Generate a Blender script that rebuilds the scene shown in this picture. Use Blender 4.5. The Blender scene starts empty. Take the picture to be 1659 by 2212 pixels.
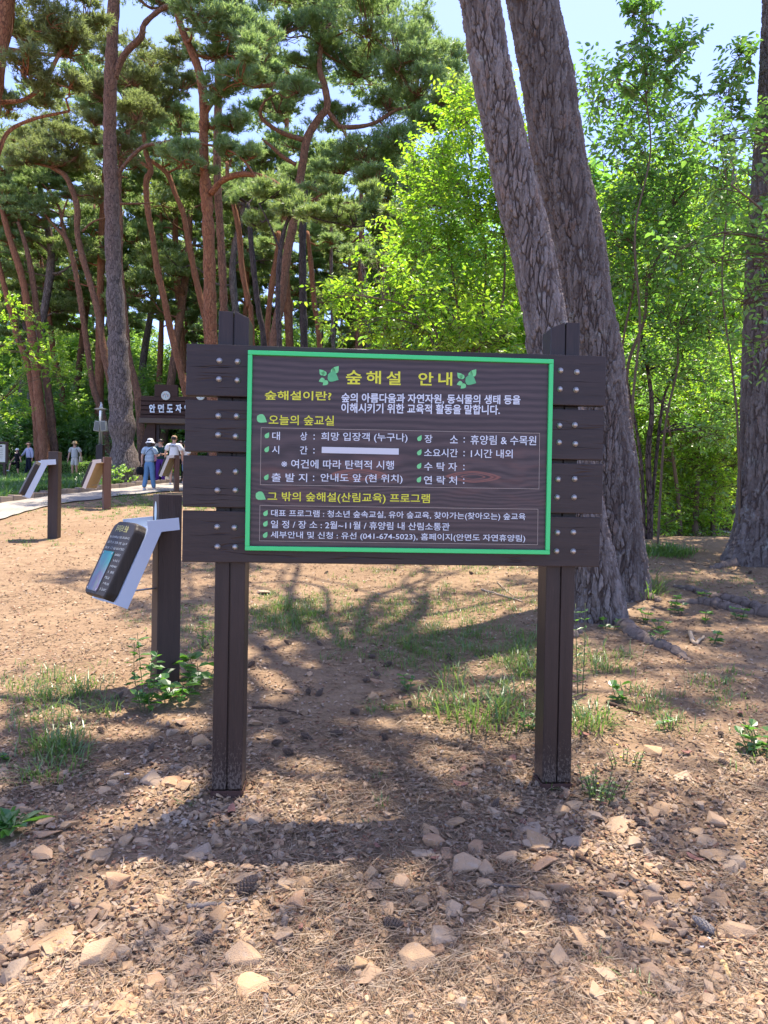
import bpy, bmesh, math
import numpy as np
from mathutils import Vector, Matrix

rng = np.random.default_rng(11)
SC = bpy.context.scene
COL = SC.collection

# ------------------------------------------------------------------ camera, world, sun, exposure
CAMP = np.array([0.0, 0.0, 1.72])
PITCH, ROLL, FPX = math.radians(0.6), math.radians(1.0), 1533.0      # focal length in pixels of a 1659 x 2212 frame
f0 = np.array([0, math.cos(PITCH), -math.sin(PITCH)])
u0 = np.array([0, math.sin(PITCH), math.cos(PITCH)])
r0 = np.array([1.0, 0, 0])
RV = math.cos(ROLL) * r0 + math.sin(ROLL) * u0
UV_ = -math.sin(ROLL) * r0 + math.cos(ROLL) * u0
cam = bpy.data.cameras.new('camera')
cam.sensor_fit = 'VERTICAL'
cam.sensor_height = 36.0
cam.lens = FPX / 2212 * 36.0
cam.clip_start = 0.05
cam.clip_end = 3000
camo = bpy.data.objects.new('camera', cam)
camo.matrix_world = Matrix(((RV[0], UV_[0], -f0[0], CAMP[0]), (RV[1], UV_[1], -f0[1], CAMP[1]),
                            (RV[2], UV_[2], -f0[2], CAMP[2]), (0, 0, 0, 1)))
COL.objects.link(camo)
SC.camera = camo

SUN_EL, SUN_AZ = math.radians(76), math.radians(24)                  # azimuth from +Y towards +X
world = bpy.data.worlds.new('World')
SC.world = world
world.use_nodes = True
wn = world.node_tree
wn.nodes.clear()
wo = wn.nodes.new('ShaderNodeOutputWorld')
wb = wn.nodes.new('ShaderNodeBackground')
ws = wn.nodes.new('ShaderNodeTexSky')
ws.sky_type = 'NISHITA'
ws.sun_disc = False
ws.sun_elevation = SUN_EL
ws.sun_rotation = SUN_AZ
ws.air_density = 0.6
ws.dust_density = 0.6
ws.ozone_density = 3.0
wb.inputs[1].default_value = 0.15
wt = wn.nodes.new('ShaderNodeMix'); wt.data_type = 'RGBA'; wt.blend_type = 'MULTIPLY'
wt.inputs[0].default_value = 1.0; wt.inputs[7].default_value = (.74, .66, .73, 1)
wn.links.new(ws.outputs[0], wt.inputs[6])
wn.links.new(wt.outputs[2], wb.inputs[0])
wn.links.new(wb.outputs[0], wo.inputs[0])
sun = bpy.data.lights.new('sun', 'SUN')
sun.energy = 2.3
sun.angle = math.radians(0.55)
sun.color = (1.0, 0.90, 0.76)
suno = bpy.data.objects.new('sun', sun)
sd = Vector((math.cos(SUN_EL) * math.sin(SUN_AZ), math.cos(SUN_EL) * math.cos(SUN_AZ), math.sin(SUN_EL)))
suno.rotation_euler = sd.to_track_quat('Z', 'Y').to_euler()
suno.location = (0, 0, 60)
COL.objects.link(suno)
SC.view_settings.view_transform = 'Standard'
SC.view_settings.look = 'None'
SC.view_settings.exposure = 2.42
SC.view_settings.gamma = 1.0
SC.render.engine = 'CYCLES'
cy = SC.cycles
cy.max_bounces = 7
cy.diffuse_bounces = 4
cy.glossy_bounces = 2
cy.transmission_bounces = 4
cy.transparent_max_bounces = 4
cy.caustics_reflective = False
cy.caustics_refractive = False
cy.use_denoising = True
try:
    cy.denoiser = 'OPENIMAGEDENOISE'
    cy.denoising_prefilter = 'ACCURATE'
except Exception:
    pass

# ------------------------------------------------------------------ helpers: terrain and sight lines
def sstep(a, b, x):
    t = np.clip((x - a) / (b - a), 0, 1)
    return t * t * (3 - 2 * t)

def soft(x, k):                                                      # smooth max(x, 0)
    return 0.5 * (x + np.sqrt(x * x + k * k))

def gz(x, y):
    x = np.asarray(x, float); y = np.asarray(y, float)
    yy = 400 * np.tanh(y / 400)
    a = 0.1065 * yy - 0.045 * soft(yy - 22, 3) + 0.27 * soft(yy - 37, 4) - 0.30 * soft(yy - 66, 10)
    b = 0.1065 * yy - 0.135 * soft(yy - 11, 1.2) + 0.05 * soft(yy - 26, 4)
    w = sstep(1.0, 5.0, x - 0.04 * (yy - 10)) * sstep(9, 13, yy)
    z = a * (1 - w) + b * w + .6 * np.tanh(x * .021 / .6)
    z = z + 0.018 * np.sin(x * 1.3 + 0.7) * np.cos(y * 0.9 + x * 0.4) + 0.010 * np.sin(x * 3.7 + y * 2.1) + 0.006 * np.sin(x * 7.9 - y * 6.3 + 1)
    return z

def rays(px, py):
    px = np.asarray(px, float); py = np.asarray(py, float)
    d = ((px - 829.5) / FPX)[..., None] * RV - ((py - 1106) / FPX)[..., None] * UV_ + f0
    return d / d[..., 1:2]

def W(px, py, Y):                                                    # the point at distance Y along a sight line
    return CAMP + rays(px, py) * np.asarray(Y, float)[..., None]

def G(px, py):                                                       # where a sight line meets the ground
    d = rays(px, py)
    t = np.full(d.shape[:-1], 1.5)
    lo_ = t.copy()
    for k in range(60):                                              # march, then bisect the last step
        p = CAMP + d * t[..., None]
        gap = p[..., 2] - gz(p[..., 0], p[..., 1])
        up = (gap > 0) & (t < 150)
        lo_ = np.where(up, t, lo_)
        t = np.where(up, t + np.maximum(gap * 2.2, .01 + .004 * t), t)
        if not up.any():
            break
    hi = t
    for k in range(14):
        m = (lo_ + hi) / 2
        p = CAMP + d * m[..., None]
        ab = p[..., 2] > gz(p[..., 0], p[..., 1])
        lo_ = np.where(ab, m, lo_); hi = np.where(ab, hi, m)
    return CAMP + d * hi[..., None]

def onground(x, y, dz=0.0):
    return np.array([x, y, float(gz(x, y)) + dz])

def nrm(v):
    return v / np.maximum(np.linalg.norm(v, axis=-1, keepdims=True), 1e-9)

# ------------------------------------------------------------------ helpers: meshes and objects
def mesh(name, V, F, mat=None, smooth=False):
    me = bpy.data.meshes.new(name)
    V = np.asarray(V, np.float32).reshape(-1, 3)
    if isinstance(F, np.ndarray):
        F = [F]
    idx, starts, off = [], [], 0
    for f in F:
        if isinstance(f, np.ndarray) and f.ndim == 2:
            idx.append(f.ravel())
            starts.append(off + np.arange(len(f)) * f.shape[1])
            off += f.size
        else:
            idx.append(np.asarray(f))
            starts.append(np.array([off]))
            off += len(f)
    idx = np.concatenate(idx).astype(np.int32)
    starts = np.concatenate(starts).astype(np.int32)
    me.vertices.add(len(V))
    me.vertices.foreach_set('co', V.ravel())
    me.loops.add(len(idx))
    me.loops.foreach_set('vertex_index', idx)
    me.polygons.add(len(starts))
    me.polygons.foreach_set('loop_start', starts)
    me.polygons.foreach_set('use_smooth', np.full(len(starts), bool(smooth)))
    me.update(calc_edges=True)
    if mat is not None:
        for m in (mat if isinstance(mat, (list, tuple)) else [mat]):
            me.materials.append(m)
    return me

def link(name, me, parent=None, loc=None):
    o = bpy.data.objects.new(name, me)
    COL.objects.link(o)
    if parent is not None:
        o.parent = parent
    if loc is not None:
        o.location = loc
    return o

def obj(name, V, F, mat=None, parent=None, smooth=False, loc=None):
    return link(name, mesh(name, V, F, mat, smooth), parent, loc)

def tag(o, label=None, cat=None, group=None, kind=None):
    for k, v in (('label', label), ('category', cat), ('group', group), ('kind', kind)):
        if v:
            o[k] = v
    return o

def thing(name, label, cat, loc=(0, 0, 0), rz=0.0, group=None):
    o = bpy.data.objects.new(name, None)
    o.empty_display_size = 0.1
    o.location = loc
    o.rotation_euler = (0, 0, rz)
    COL.objects.link(o)
    return tag(o, label, cat, group)

def dup(o, loc, rz=0.0, sc=1.0, label=None, tilt=(0, 0)):
    r = o.copy(); COL.objects.link(r)
    r.location = loc; r.rotation_euler = (tilt[0], tilt[1], rz)
    r.scale = (sc, sc, sc) if np.isscalar(sc) else sc
    if label:
        r['label'] = label
    for ch in list(o.children):
        c = ch.copy(); COL.objects.link(c); c.parent = r
        for g in list(ch.children):
            d = g.copy(); COL.objects.link(d); d.parent = c
    return r

class MB:                                                            # gathers simple shapes into one mesh
    def __init__(s):
        s.V, s.F, s.n = [], [], 0
    def add(s, V, F):
        V = np.asarray(V, float).reshape(-1, 3)
        s.V.append(V)
        for f in F:
            if isinstance(f, np.ndarray) and f.ndim == 2:
                s.F.append(f + s.n)
            else:
                s.F.append(np.asarray(f) + s.n)
        s.n += len(V)
        return s
    def box(s, c, d, bev=0.0, M=None):
        hx, hy, hz = np.array(d, float) / 2
        b = min(bev, hx * .49, hy * .49, hz * .49)
        if b <= 0:
            V = np.array([[x, y, z] for x in (-hx, hx) for y in (-hy, hy) for z in (-hz, hz)])
            F = [np.array([[0, 1, 3, 2], [4, 6, 7, 5], [0, 4, 5, 1], [2, 3, 7, 6], [0, 2, 6, 4], [1, 5, 7, 3]])]
        else:
            bm = bmesh.new()
            bmesh.ops.create_cube(bm, size=1)
            for v in bm.verts:
                v.co = Vector((v.co.x * 2 * hx, v.co.y * 2 * hy, v.co.z * 2 * hz))
            bmesh.ops.bevel(bm, geom=list(bm.edges), offset=b, segments=2, affect='EDGES', profile=.6)
            bm.verts.index_update()
            V = np.array([v.co for v in bm.verts])
            F = [np.array([l.vert.index for l in f.loops]) for f in bm.faces]
            bm.free()
        if M is not None:
            V = V @ np.array(M).T
        return s.add(V + np.array(c), F)
    def tube(s, P, R, n=8, cap=True, sq=None):
        V, F = tube(P, R, n, cap)
        return s.add(V, F)
    def lathe(s, prof, c=(0, 0, 0), n=16, axis='z', M=None):
        prof = np.array(prof, float)
        a = np.linspace(0, 2 * math.pi, n, endpoint=False)
        V = np.stack([prof[:, :1] * np.cos(a), prof[:, :1] * np.sin(a), np.repeat(prof[:, 1:2], n, 1)], -1).reshape(-1, 3)
        if axis == 'y':
            V = V[:, [0, 2, 1]]
        if M is not None:
            V = V @ np.array(M).T
        m = len(prof)
        i = np.arange(m - 1)[:, None] * n; j = np.arange(n)[None]; k = (j + 1) % n
        q = np.stack([i + j, i + k, i + n + k, i + n + j], -1).reshape(-1, 4)
        if axis == 'y':
            q = q[:, ::-1]
        return s.add(V + np.array(c), [q])
    def obj(s, name, mat, parent=None, smooth=False, loc=None):
        return obj(name, np.concatenate(s.V), s.F, mat, parent, smooth, loc)

def tube(P, R, n=8, cap=True):
    P = np.asarray(P, float); R = np.broadcast_to(np.asarray(R, float), (len(P),))
    T = nrm(np.gradient(P, axis=0))
    ref = np.array([0, 1.0, 0]) if abs(T[:, 1]).mean() < .8 else np.array([1.0, 0, 0])
    A = nrm(np.cross(T, ref)); B = np.cross(T, A)
    a = np.linspace(0, 2 * math.pi, n, endpoint=False)
    V = P[:, None] + R[:, None, None] * (np.cos(a)[None, :, None] * A[:, None] + np.sin(a)[None, :, None] * B[:, None])
    m = len(P)
    i = np.arange(m - 1)[:, None] * n; j = np.arange(n)[None]; k = (j + 1) % n
    F = [np.stack([i + j, i + k, i + n + k, i + n + j], -1).reshape(-1, 4)]
    if cap:
        F += [np.arange(n)[::-1], (m - 1) * n + np.arange(n)]
    return V.reshape(-1, 3), F

def spline(P, m):                                                    # Catmull-Rom resample, any number of columns
    P = np.asarray(P, float)
    d = np.r_[0, np.cumsum(np.maximum(np.linalg.norm(np.diff(P[:, :3], axis=0), axis=1), 1e-6))]
    Q = np.vstack([2 * P[0] - P[1], P, 2 * P[-1] - P[-2]])
    t = np.linspace(0, d[-1], m)
    k = np.clip(np.searchsorted(d, t, side='right') - 1, 0, len(P) - 2)
    u = ((t - d[k]) / (d[k + 1] - d[k]))[:, None]
    p0, p1, p2, p3 = Q[k], Q[k + 1], Q[k + 2], Q[k + 3]
    return .5 * (2 * p1 + (p2 - p0) * u + (2 * p0 - 5 * p1 + 4 * p2 - p3) * u ** 2 + (3 * p1 - p0 - 3 * p2 + p3) * u ** 3)

def frand(a, b, n=None):
    return rng.uniform(a, b, n)

def rdir(n):
    return nrm(rng.normal(size=(n, 3)))

# ------------------------------------------------------------------ materials
class NT:
    def __init__(s, name):
        s.m = bpy.data.materials.new(name); s.m.use_nodes = True
        s.t = s.m.node_tree; s.t.nodes.clear()
        s.out = s.t.nodes.new('ShaderNodeOutputMaterial')
    def n(s, typ, ins=None, **kw):
        x = s.t.nodes.new('ShaderNode' + typ)
        for k, v in kw.items():
            setattr(x, k, v)
        for k, v in (ins or {}).items():
            if hasattr(v, 'is_linked') or hasattr(v, 'links'):
                s.t.links.new(v, x.inputs[k])
            else:
                x.inputs[k].default_value = v
        return x
    def coord(s, kind='Object', scale=(1, 1, 1), rot=(0, 0, 0), loc=(0, 0, 0)):
        c = s.n('TexCoord')
        return s.n('Mapping', {0: c.outputs[kind], 'Scale': scale, 'Rotation': rot, 'Location': loc}).outputs[0]
    def ramp(s, fac, stops):
        r = s.n('ValToRGB', {0: fac})
        e = r.color_ramp.elements
        while len(e) < len(stops):
            e.new(.5)
        for q, (p, c) in zip(e, stops):
            q.position = p
            q.color = (*c, 1) if len(c) == 3 else c
        return r.outputs[0]
    def noise(s, vec, scale, detail=4, rough=.6, out=0):
        return s.n('TexNoise', {'Vector': vec, 'Scale': scale, 'Detail': detail, 'Roughness': rough}).outputs[out]
    def mix(s, f, a, b, mode='MIX'):
        x = s.n('Mix', data_type='RGBA', blend_type=mode)
        for k, v in ((0, f), (6, a), (7, b)):
            if hasattr(v, 'links'):
                s.t.links.new(v, x.inputs[k])
            else:
                x.inputs[k].default_value = (*v, 1) if isinstance(v, tuple) and len(v) == 3 else v
        return x.outputs[2]
    def math(s, op, a, b=0.0, c=None):
        ins = {0: a, 1: b}
        if c is not None:
            ins[2] = c
        return s.n('Math', ins, operation=op).outputs[0]
    def bump(s, h, strength=.5, dist=.01, normal=None):
        ins = {'Height': h, 'Strength': strength, 'Distance': dist}
        if normal is not None:
            ins['Normal'] = normal
        return s.n('Bump', ins).outputs[0]
    def principled(s, col, rough=.7, normal=None, metal=0.0, spec=.4, **kw):
        ins = {'Base Color': (*col, 1) if isinstance(col, tuple) and len(col) == 3 else col, 'Roughness': rough, 'Metallic': metal, 'Specular IOR Level': spec}
        if normal is not None:
            ins['Normal'] = normal
        ins.update(kw)
        p = s.n('BsdfPrincipled', ins)
        s.t.links.new(p.outputs[0], s.out.inputs[0])
        return s.m

def plain(name, col, rough=.6, metal=0.0, var=.12, bump=0.0, scale=30, spec=.4):
    t = NT(name)
    nz = t.noise(t.coord(), scale, 5, .65)
    c = t.mix(nz, tuple(x * (1 - var) for x in col), tuple(min(1, x * (1 + var)) for x in col))
    return t.principled(c, rough, t.bump(nz, bump, .004) if bump else None, metal, spec)

def leafmat(name, cols, trans, tf=.45, rough=.5, gloss=.06):
    t = NT(name)
    r = t.n('NewGeometry').outputs['Random Per Island']
    k = len(cols)
    c = t.ramp(r, [(i / max(1, k - 1), q) for i, q in enumerate(cols)])
    tc = t.ramp(r, [(i / max(1, len(trans) - 1), q) for i, q in enumerate(trans)])
    d = t.n('BsdfDiffuse', {0: c})
    tr = t.n('BsdfTranslucent', {0: tc})
    m = t.n('MixShader', {0: tf, 1: d.outputs[0], 2: tr.outputs[0]})
    g = t.n('BsdfGlossy', {0: (1, 1, 1, 1), 'Roughness': rough})
    m2 = t.n('MixShader', {0: gloss, 1: m.outputs[0], 2: g.outputs[0]})
    t.t.links.new(m2.outputs[0], t.out.inputs[0])
    return t.m

def barkmat(name, plates, crack, sc=14.0, stretch=.4, depth=.02, upper=None, h0=0, h1=1, rough=.9, lichen=0.0):
    t = NT(name)
    co = t.coord('Object', (1, 1, stretch))
    wob = t.noise(co, sc * .35, 3, .5, 1)
    v = t.n('VectorMath', {0: co, 1: t.n('VectorMath', {0: wob, 1: (.05, .05, .05)}, operation='MULTIPLY').outputs[0]}, operation='ADD').outputs[0]
    ve = t.n('TexVoronoi', {'Vector': v, 'Scale': sc}, feature='DISTANCE_TO_EDGE').outputs['Distance']
    vc = t.n('TexVoronoi', {'Vector': v, 'Scale': sc}, feature='F1').outputs['Color']
    cid = t.n('SeparateColor', {0: vc}).outputs[0]
    fine = t.noise(t.coord('Object', (1, 1, .5)), 90, 6, .7)
    big = t.noise(t.coord('Object'), 2.2, 3, .6)
    k = len(plates)
    pc = t.ramp(t.math('ADD', t.math('MULTIPLY', cid, .75), t.math('MULTIPLY', big, .3)), [(.15 + .75 * i / max(1, k - 1), q) for i, q in enumerate(plates)])
    if upper:
        z = t.n('SeparateXYZ', {0: t.coord('Object')}).outputs[2]
        zz = t.math('ADD', z, t.math('MULTIPLY', t.math('SUBTRACT', big, .5), 3.0))
        f = t.n('MapRange', {0: zz, 1: h0, 2: h1}).outputs[0]
        uc = t.ramp(t.math('ADD', t.math('MULTIPLY', cid, .5), t.math('MULTIPLY', fine, .5)), [(.25, upper[0]), (.75, upper[1])])
        pc = t.mix(f, pc, uc)
    pc = t.mix(t.math('MULTIPLY', fine, .55), pc, t.mix(.5, pc, (.02, .015, .012)))
    edge = t.n('MapRange', {0: t.math('ADD', ve, t.math('MULTIPLY', t.math('SUBTRACT', fine, .45), .10)), 1: -.01, 2: .09}).outputs[0]
    c = t.mix(edge, crack, pc)
    if lichen:
        ln = t.noise(t.coord('Object'), 5.5, 5, .65)
        lf = t.n('MapRange', {0: ln, 1: .60, 2: .68, 4: lichen}).outputs[0]
        c = t.mix(lf, c, (.30, .33, .26))
    hgt = t.math('ADD', edge, t.math('MULTIPLY', fine, .35))
    return t.principled(c, rough, t.bump(hgt, .9, depth), spec=.15)

def woodmat(name, c0, c1, axis='x', rough=.6, scale=1.0, crackk=.5, spec=.35, foot=None):
    t = NT(name)
    st = {'x': (1.2, 18, 18), 'y': (18, 1.2, 18), 'z': (18, 18, 1.2)}[axis]
    co = t.coord('Object', tuple(q * scale for q in st))
    n1 = t.noise(co, 1.6, 6, .6)
    n2 = t.noise(t.coord('Object', tuple(q * scale * .5 for q in st)), 1.0, 3, .5)
    fibre = t.noise(t.coord('Object', tuple(q * scale * 4 for q in st)), 2.5, 3, .6)
    big = t.noise(t.coord('Object'), 3.0, 3, .5)
    f = t.math('ADD', t.math('MULTIPLY', n1, .6), t.math('MULTIPLY', fibre, .4))
    c = t.ramp(f, [(.3, c0), (.72, c1)])
    c = t.mix(t.math('MULTIPLY', big, .5), c, t.mix(.6, c, c0))
    ck = t.n('MapRange', {0: t.math('ABSOLUTE', t.math('SUBTRACT', n2, .5)), 1: 0.0, 2: .012}).outputs[0]
    gate = t.n('MapRange', {0: big, 1: .48, 2: .56}).outputs[0]
    ck = t.math('MAXIMUM', ck, t.math('SUBTRACT', 1.0, gate))
    dust = t.n('MapRange', {0: t.noise(t.coord('Object', tuple(q * scale * 2.2 for q in st)), 3.1, 5, .75), 1: .60, 2: .74, 4: .5}).outputs[0]
    patch = t.n('MapRange', {0: t.noise(t.coord('Object'), 7.0, 4, .65), 1: .45, 2: .7}).outputs[0]
    c = t.mix(t.math('MULTIPLY', dust, patch), c, tuple(min(1, x * 2.6 + .03) for x in c1))
    if foot is not None:                                             # dried mud splashes near the ground
        zf = t.n('MapRange', {0: t.n('SeparateXYZ', {0: t.coord('Object')}).outputs[2], 1: foot, 2: foot + .34, 3: 1.0, 4: 0.0}).outputs[0]
        spk = t.noise(t.coord('Object', (1, 1, .55)), 105, 4, .7)
        c = t.mix(t.n('MapRange', {0: t.math('ADD', spk, t.math('MULTIPLY', zf, .2)), 1: .66, 2: .74, 4: .45}).outputs[0], c, t.mix(zf, c, (.24, .19, .15)))
    h = t.math('ADD', t.math('MULTIPLY', f, .35), t.math('MULTIPLY', ck, crackk))
    return t.principled(c, rough, t.bump(h, .7, .006), spec=spec)

M = {}
M['soil'] = None
# ------------------------------------------------------------------ ground, path, kerb, planting bed
def ground_mat():
    t = NT('forest_floor')
    co = t.coord('Object')
    n1 = t.noise(co, .7, 5, .6)
    n2 = t.noise(co, 6, 6, .65)
    n3 = t.noise(co, 60, 5, .7)
    n4 = t.noise(t.coord('Object', (1, 1, 1), (0, 0, .6)), 190, 3, .7)
    c = t.ramp(n2, [(.25, (.19, .125, .07)), (.5, (.31, .215, .13)), (.75, (.43, .31, .19))])
    litter = t.ramp(n3, [(.3, (.13, .08, .047)), (.55, (.28, .19, .115)), (.75, (.42, .30, .19))])
    c = t.mix(t.n('MapRange', {0: n1, 1: .38, 2: .62}).outputs[0], c, litter)
    c = t.mix(t.math('MULTIPLY', n4, .5), c, (.12, .075, .05))
    yv = t.n('SeparateXYZ', {0: co}).outputs[1]
    far = t.n('MapRange', {0: t.math('ADD', yv, t.math('MULTIPLY', n2, 6.0)), 1: 30.0, 2: 42.0}).outputs[0]
    c = t.mix(far, c, t.ramp(n3, [(.3, (.03, .05, .015)), (.6, (.08, .11, .03)), (.8, (.13, .12, .06))]))
    h = t.math('ADD', t.math('MULTIPLY', n3, .6), t.math('ADD', t.math('MULTIPLY', n4, .5), n2))
    return t.principled(c, .95, t.bump(h, .8, .012), spec=.1)

gx = np.sinh(np.linspace(-6.2, 6.2, 320)) * .9
gy = np.r_[-np.sinh(np.linspace(3.2, 0, 24))[:-1] * 2, np.linspace(0, 12, 200), 12 + np.sinh(np.linspace(0, 6, 140))[1:] * 1.7]
XX, YY = np.meshgrid(gx, gy)
nx, ny = len(gx), len(gy)
i = (np.arange(ny - 1)[:, None] * nx + np.arange(nx - 1)[None]).ravel()
gr = obj('ground', np.stack([XX, YY, gz(XX, YY)], -1), np.stack([i, i + 1, i + nx + 1, i + nx], -1), ground_mat(), smooth=True)
tag(gr, kind='structure')

def strip(name, A, B, n, m, lift, mat):
    A = spline(A, n); B = spline(B, n)
    f = np.linspace(0, 1, m)[None, :, None]
    P = A[:, None, :2] * (1 - f) + B[:, None, :2] * f
    V = np.concatenate([P, (gz(P[..., 0], P[..., 1]) + lift)[..., None]], -1)
    i = (np.arange(n - 1)[:, None] * m + np.arange(m - 1)[None]).ravel()
    return tag(obj(name, V, np.stack([i, i + m, i + m + 1, i + 1], -1)[:, ::-1], mat, smooth=True), kind='structure')

def concrete():
    t = NT('path_concrete')
    co = t.coord('Object')
    n1 = t.noise(co, 1.2, 5, .6); n2 = t.noise(co, 40, 5, .7)
    c = t.ramp(t.math('ADD', t.math('MULTIPLY', n1, .6), t.math('MULTIPLY', n2, .4)), [(.3, (.22, .19, .16)), (.6, (.33, .30, .26)), (.8, (.40, .37, .32))])
    return t.principled(c, .9, t.bump(n2, .4, .004), spec=.15)
MC = concrete()
lo = np.array([G(a, b) for a, b in [(-160, 1185), (0, 1124), (79, 1101), (159, 1085), (238, 1075), (300, 1069), (345, 1064), (410, 1061)]])
up_ = np.array([G(a, b) for a, b in [(-160, 1118), (0, 1088), (79, 1076), (159, 1067), (238, 1057), (290, 1051), (340, 1047), (410, 1043)]])
strip('path', lo[:, :3], up_[:, :3], 90, 9, .03, MC)
# second arm of the path behind the planting bed and the apron in front of the gate
a2 = np.array([onground(-26, 30.0), G(0, 1030), G(150, 1031), G(300, 1033)])
b2 = np.array([onground(-26, 34.0), G(0, 1019), G(150, 1020), G(300, 1023)])
strip('side_path', a2, b2, 50, 6, .035, MC)
a3 = np.array([G(300, 1049), G(350, 1045.5), G(420, 1044), G(520, 1046)])
b3 = np.array([G(292, 1030), G(350, 1028), G(420, 1027), G(520, 1030)])
strip('gate_path', a3, b3, 30, 6, .040, MC)
a4 = np.array([onground(7.6, 15.5), onground(8.6, 19), onground(10.5, 25)])
b4 = np.array([onground(9.4, 15.0), onground(10.4, 19), onground(13.5, 25)])
strip('woodland_path', a4, b4, 20, 5, .03, plain('path_gravel', (.42, .36, .28), .9, bump=.3))

mk = plain('kerb_stone', (.24, .19, .155), .9, var=.35, bump=.4, scale=9)
kb = MB()
Kc = spline(up_, 400)
d = np.r_[0, np.cumsum(np.linalg.norm(np.diff(Kc[:, :2], axis=0), axis=1))]
s = .3
while s < d[-1] - .4:
    L = frand(.38, .62)
    p = [np.interp(s + L / 2, d, Kc[:, q]) for q in range(2)]
    q0 = np.array([np.interp(s, d, Kc[:, q]) for q in range(2)]); q1 = np.array([np.interp(s + L, d, Kc[:, q]) for q in range(2)])
    a = math.atan2(*(q1 - q0)[::-1]) + frand(-.04, .04)
    R = np.array(Matrix.Rotation(a, 3, 'Z') @ Matrix.Rotation(frand(-.06, .06), 3, 'X'))
    kb.box((p[0], p[1], float(gz(*p)) + .05), (L - .02, .17, .22), .02, R)
    s += L
tag(kb.obj('kerb', mk), kind='structure')

# ------------------------------------------------------------------ foliage builders
def leaf_faces(n):
    b = np.arange(n)[:, None] * 6
    return [np.concatenate([b + np.array([[0, 1, 2, 3]]), b + np.array([[0, 3, 4, 5]])])]

def leaves(P, D, Nn, L, Wd, fold=.25):
    """pointed leaves folded along the midrib; P base, D along, Nn up, L length, Wd half width"""
    n = len(P)
    L = np.broadcast_to(L, (n,))[:, None]; Wd = np.broadcast_to(Wd, (n,))[:, None]
    D = nrm(D); S = nrm(np.cross(D, Nn)); U = np.cross(S, D)
    v = np.stack([P, P + D * L * .28 + S * Wd * .9 + U * Wd * fold, P + D * L * .66 + S * Wd * .72 + U * Wd * fold, P + D * L - U * L * .08,
                  P + D * L * .66 - S * Wd * .72 + U * Wd * fold, P + D * L * .28 - S * Wd * .9 + U * Wd * fold], 1)
    return v.reshape(-1, 3)

def twigs_leaves(c, r, n, L=.085, nl=9, tl=(.22, .5), shell=.35, up=.3, Wr=.27, droop=.25):
    """leafy twigs inside an ellipsoid: leaf verts, twig verts (three-sided)"""
    u = rdir(n) * (frand(0, 1, n)[:, None] ** (1 / 3) * (1 - shell) + shell)
    o = c + u * r
    d = nrm(u * .55 + np.array([0, 0, up]) + rng.normal(size=(n, 3)) * .45)
    T = frand(*tl, n)
    k = (np.arange(nl) + .6) / nl
    P = o[:, None] + d[:, None] * (T[:, None, None] * k[None, :, None])
    side = nrm(np.cross(d, np.array([0, 0, 1.0]) + rng.normal(size=(n, 3)) * .3))
    sg = np.where(np.arange(nl) % 2 == 0, 1, -1)[None, :, None]
    D = d[:, None] * .6 + side[:, None] * sg * .85 + rng.normal(size=(n, nl, 3)) * .22 + np.array([0, 0, -droop])
    Nn = np.array([0, 0, 1.0]) + rng.normal(size=(n, nl, 3)) * .45
    LL = L * frand(.65, 1.2, (n, nl))
    lv = leaves(P.reshape(-1, 3), D.reshape(-1, 3), Nn.reshape(-1, 3), LL.ravel(), LL.ravel() * Wr)
    w = .0035 + .02 * L
    a = o - d * T[:, None] * .35; b = o + d * T[:, None]
    s2 = np.cross(d, side)
    tv = np.stack([a + side * w, a - side * w * .5 + s2 * w, a - side * w * .5 - s2 * w, b], 1).reshape(-1, 3)
    return lv, tv, o

def twig_faces(n):
    b = np.arange(n)[:, None] * 4
    return [np.concatenate([b + np.array([[q]]) .reshape(1, -1) for q in ([0, 1, 3], [1, 2, 3], [2, 0, 3])])]

def needles(c, r, n, K=16, nl=(.11, .19), w=.011, flat=.0, sl=.10):
    """pine shoots in an ellipsoid, needles as slim blades"""
    u = rdir(n)
    u[:, 2] = np.where(u[:, 2] < -.2, -u[:, 2] * frand(0, 1, n), u[:, 2])
    o = c + u * r * (frand(0, 1, n)[:, None] ** .5)
    ax = nrm(u * np.array([.7, .7, .3]) + np.array([0, 0, .55]) + rng.normal(size=(n, 3)) * .3)
    e = rdir(n * K).reshape(n, K, 3)
    e = nrm(e - (e * ax[:, None]).sum(-1, keepdims=True) * ax[:, None])
    th = frand(.35, 1.15, (n, K, 1))
    D = ax[:, None] * np.cos(th) + e * np.sin(th)
    B = o[:, None] + ax[:, None] * frand(-sl, sl, (n, K, 1))
    Ln = frand(*nl, (n, K, 1))
    S = nrm(np.cross(D, rng.normal(size=(n, K, 3)))) * w
    V = np.stack([B - S, B + S, B + D * Ln], 2)
    return V.reshape(-1, 3), o, ax

# foliage and bark materials
ML_pine = leafmat('pine_needles', [(.12, .20, .075), (.19, .28, .10), (.27, .36, .13)], [(.30, .48, .12), (.50, .66, .21)], .5, .45, .06)
ML_pine2 = leafmat('pine_needles_lit', [(.12, .19, .05), (.18, .26, .075), (.26, .32, .10)], [(.30, .44, .09), (.46, .60, .17)], .46, .45, .06)
ML_pineb = leafmat('pine_needles_brown', [(.13, .13, .06), (.17, .20, .075), (.24, .28, .10)], [(.28, .36, .10), (.44, .54, .16)], .46, .5, .04)
ML_lime = leafmat('lime_leaves', [(.075, .17, .014), (.12, .24, .02), (.17, .28, .025)], [(.28, .58, .02), (.42, .72, .04), (.56, .74, .05)], .57, .4, .06)
ML_mid = leafmat('mid_leaves', [(.05, .13, .03), (.08, .18, .045), (.12, .22, .055)], [(.19, .46, .05), (.34, .62, .08)], .52, .4, .08)
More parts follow.
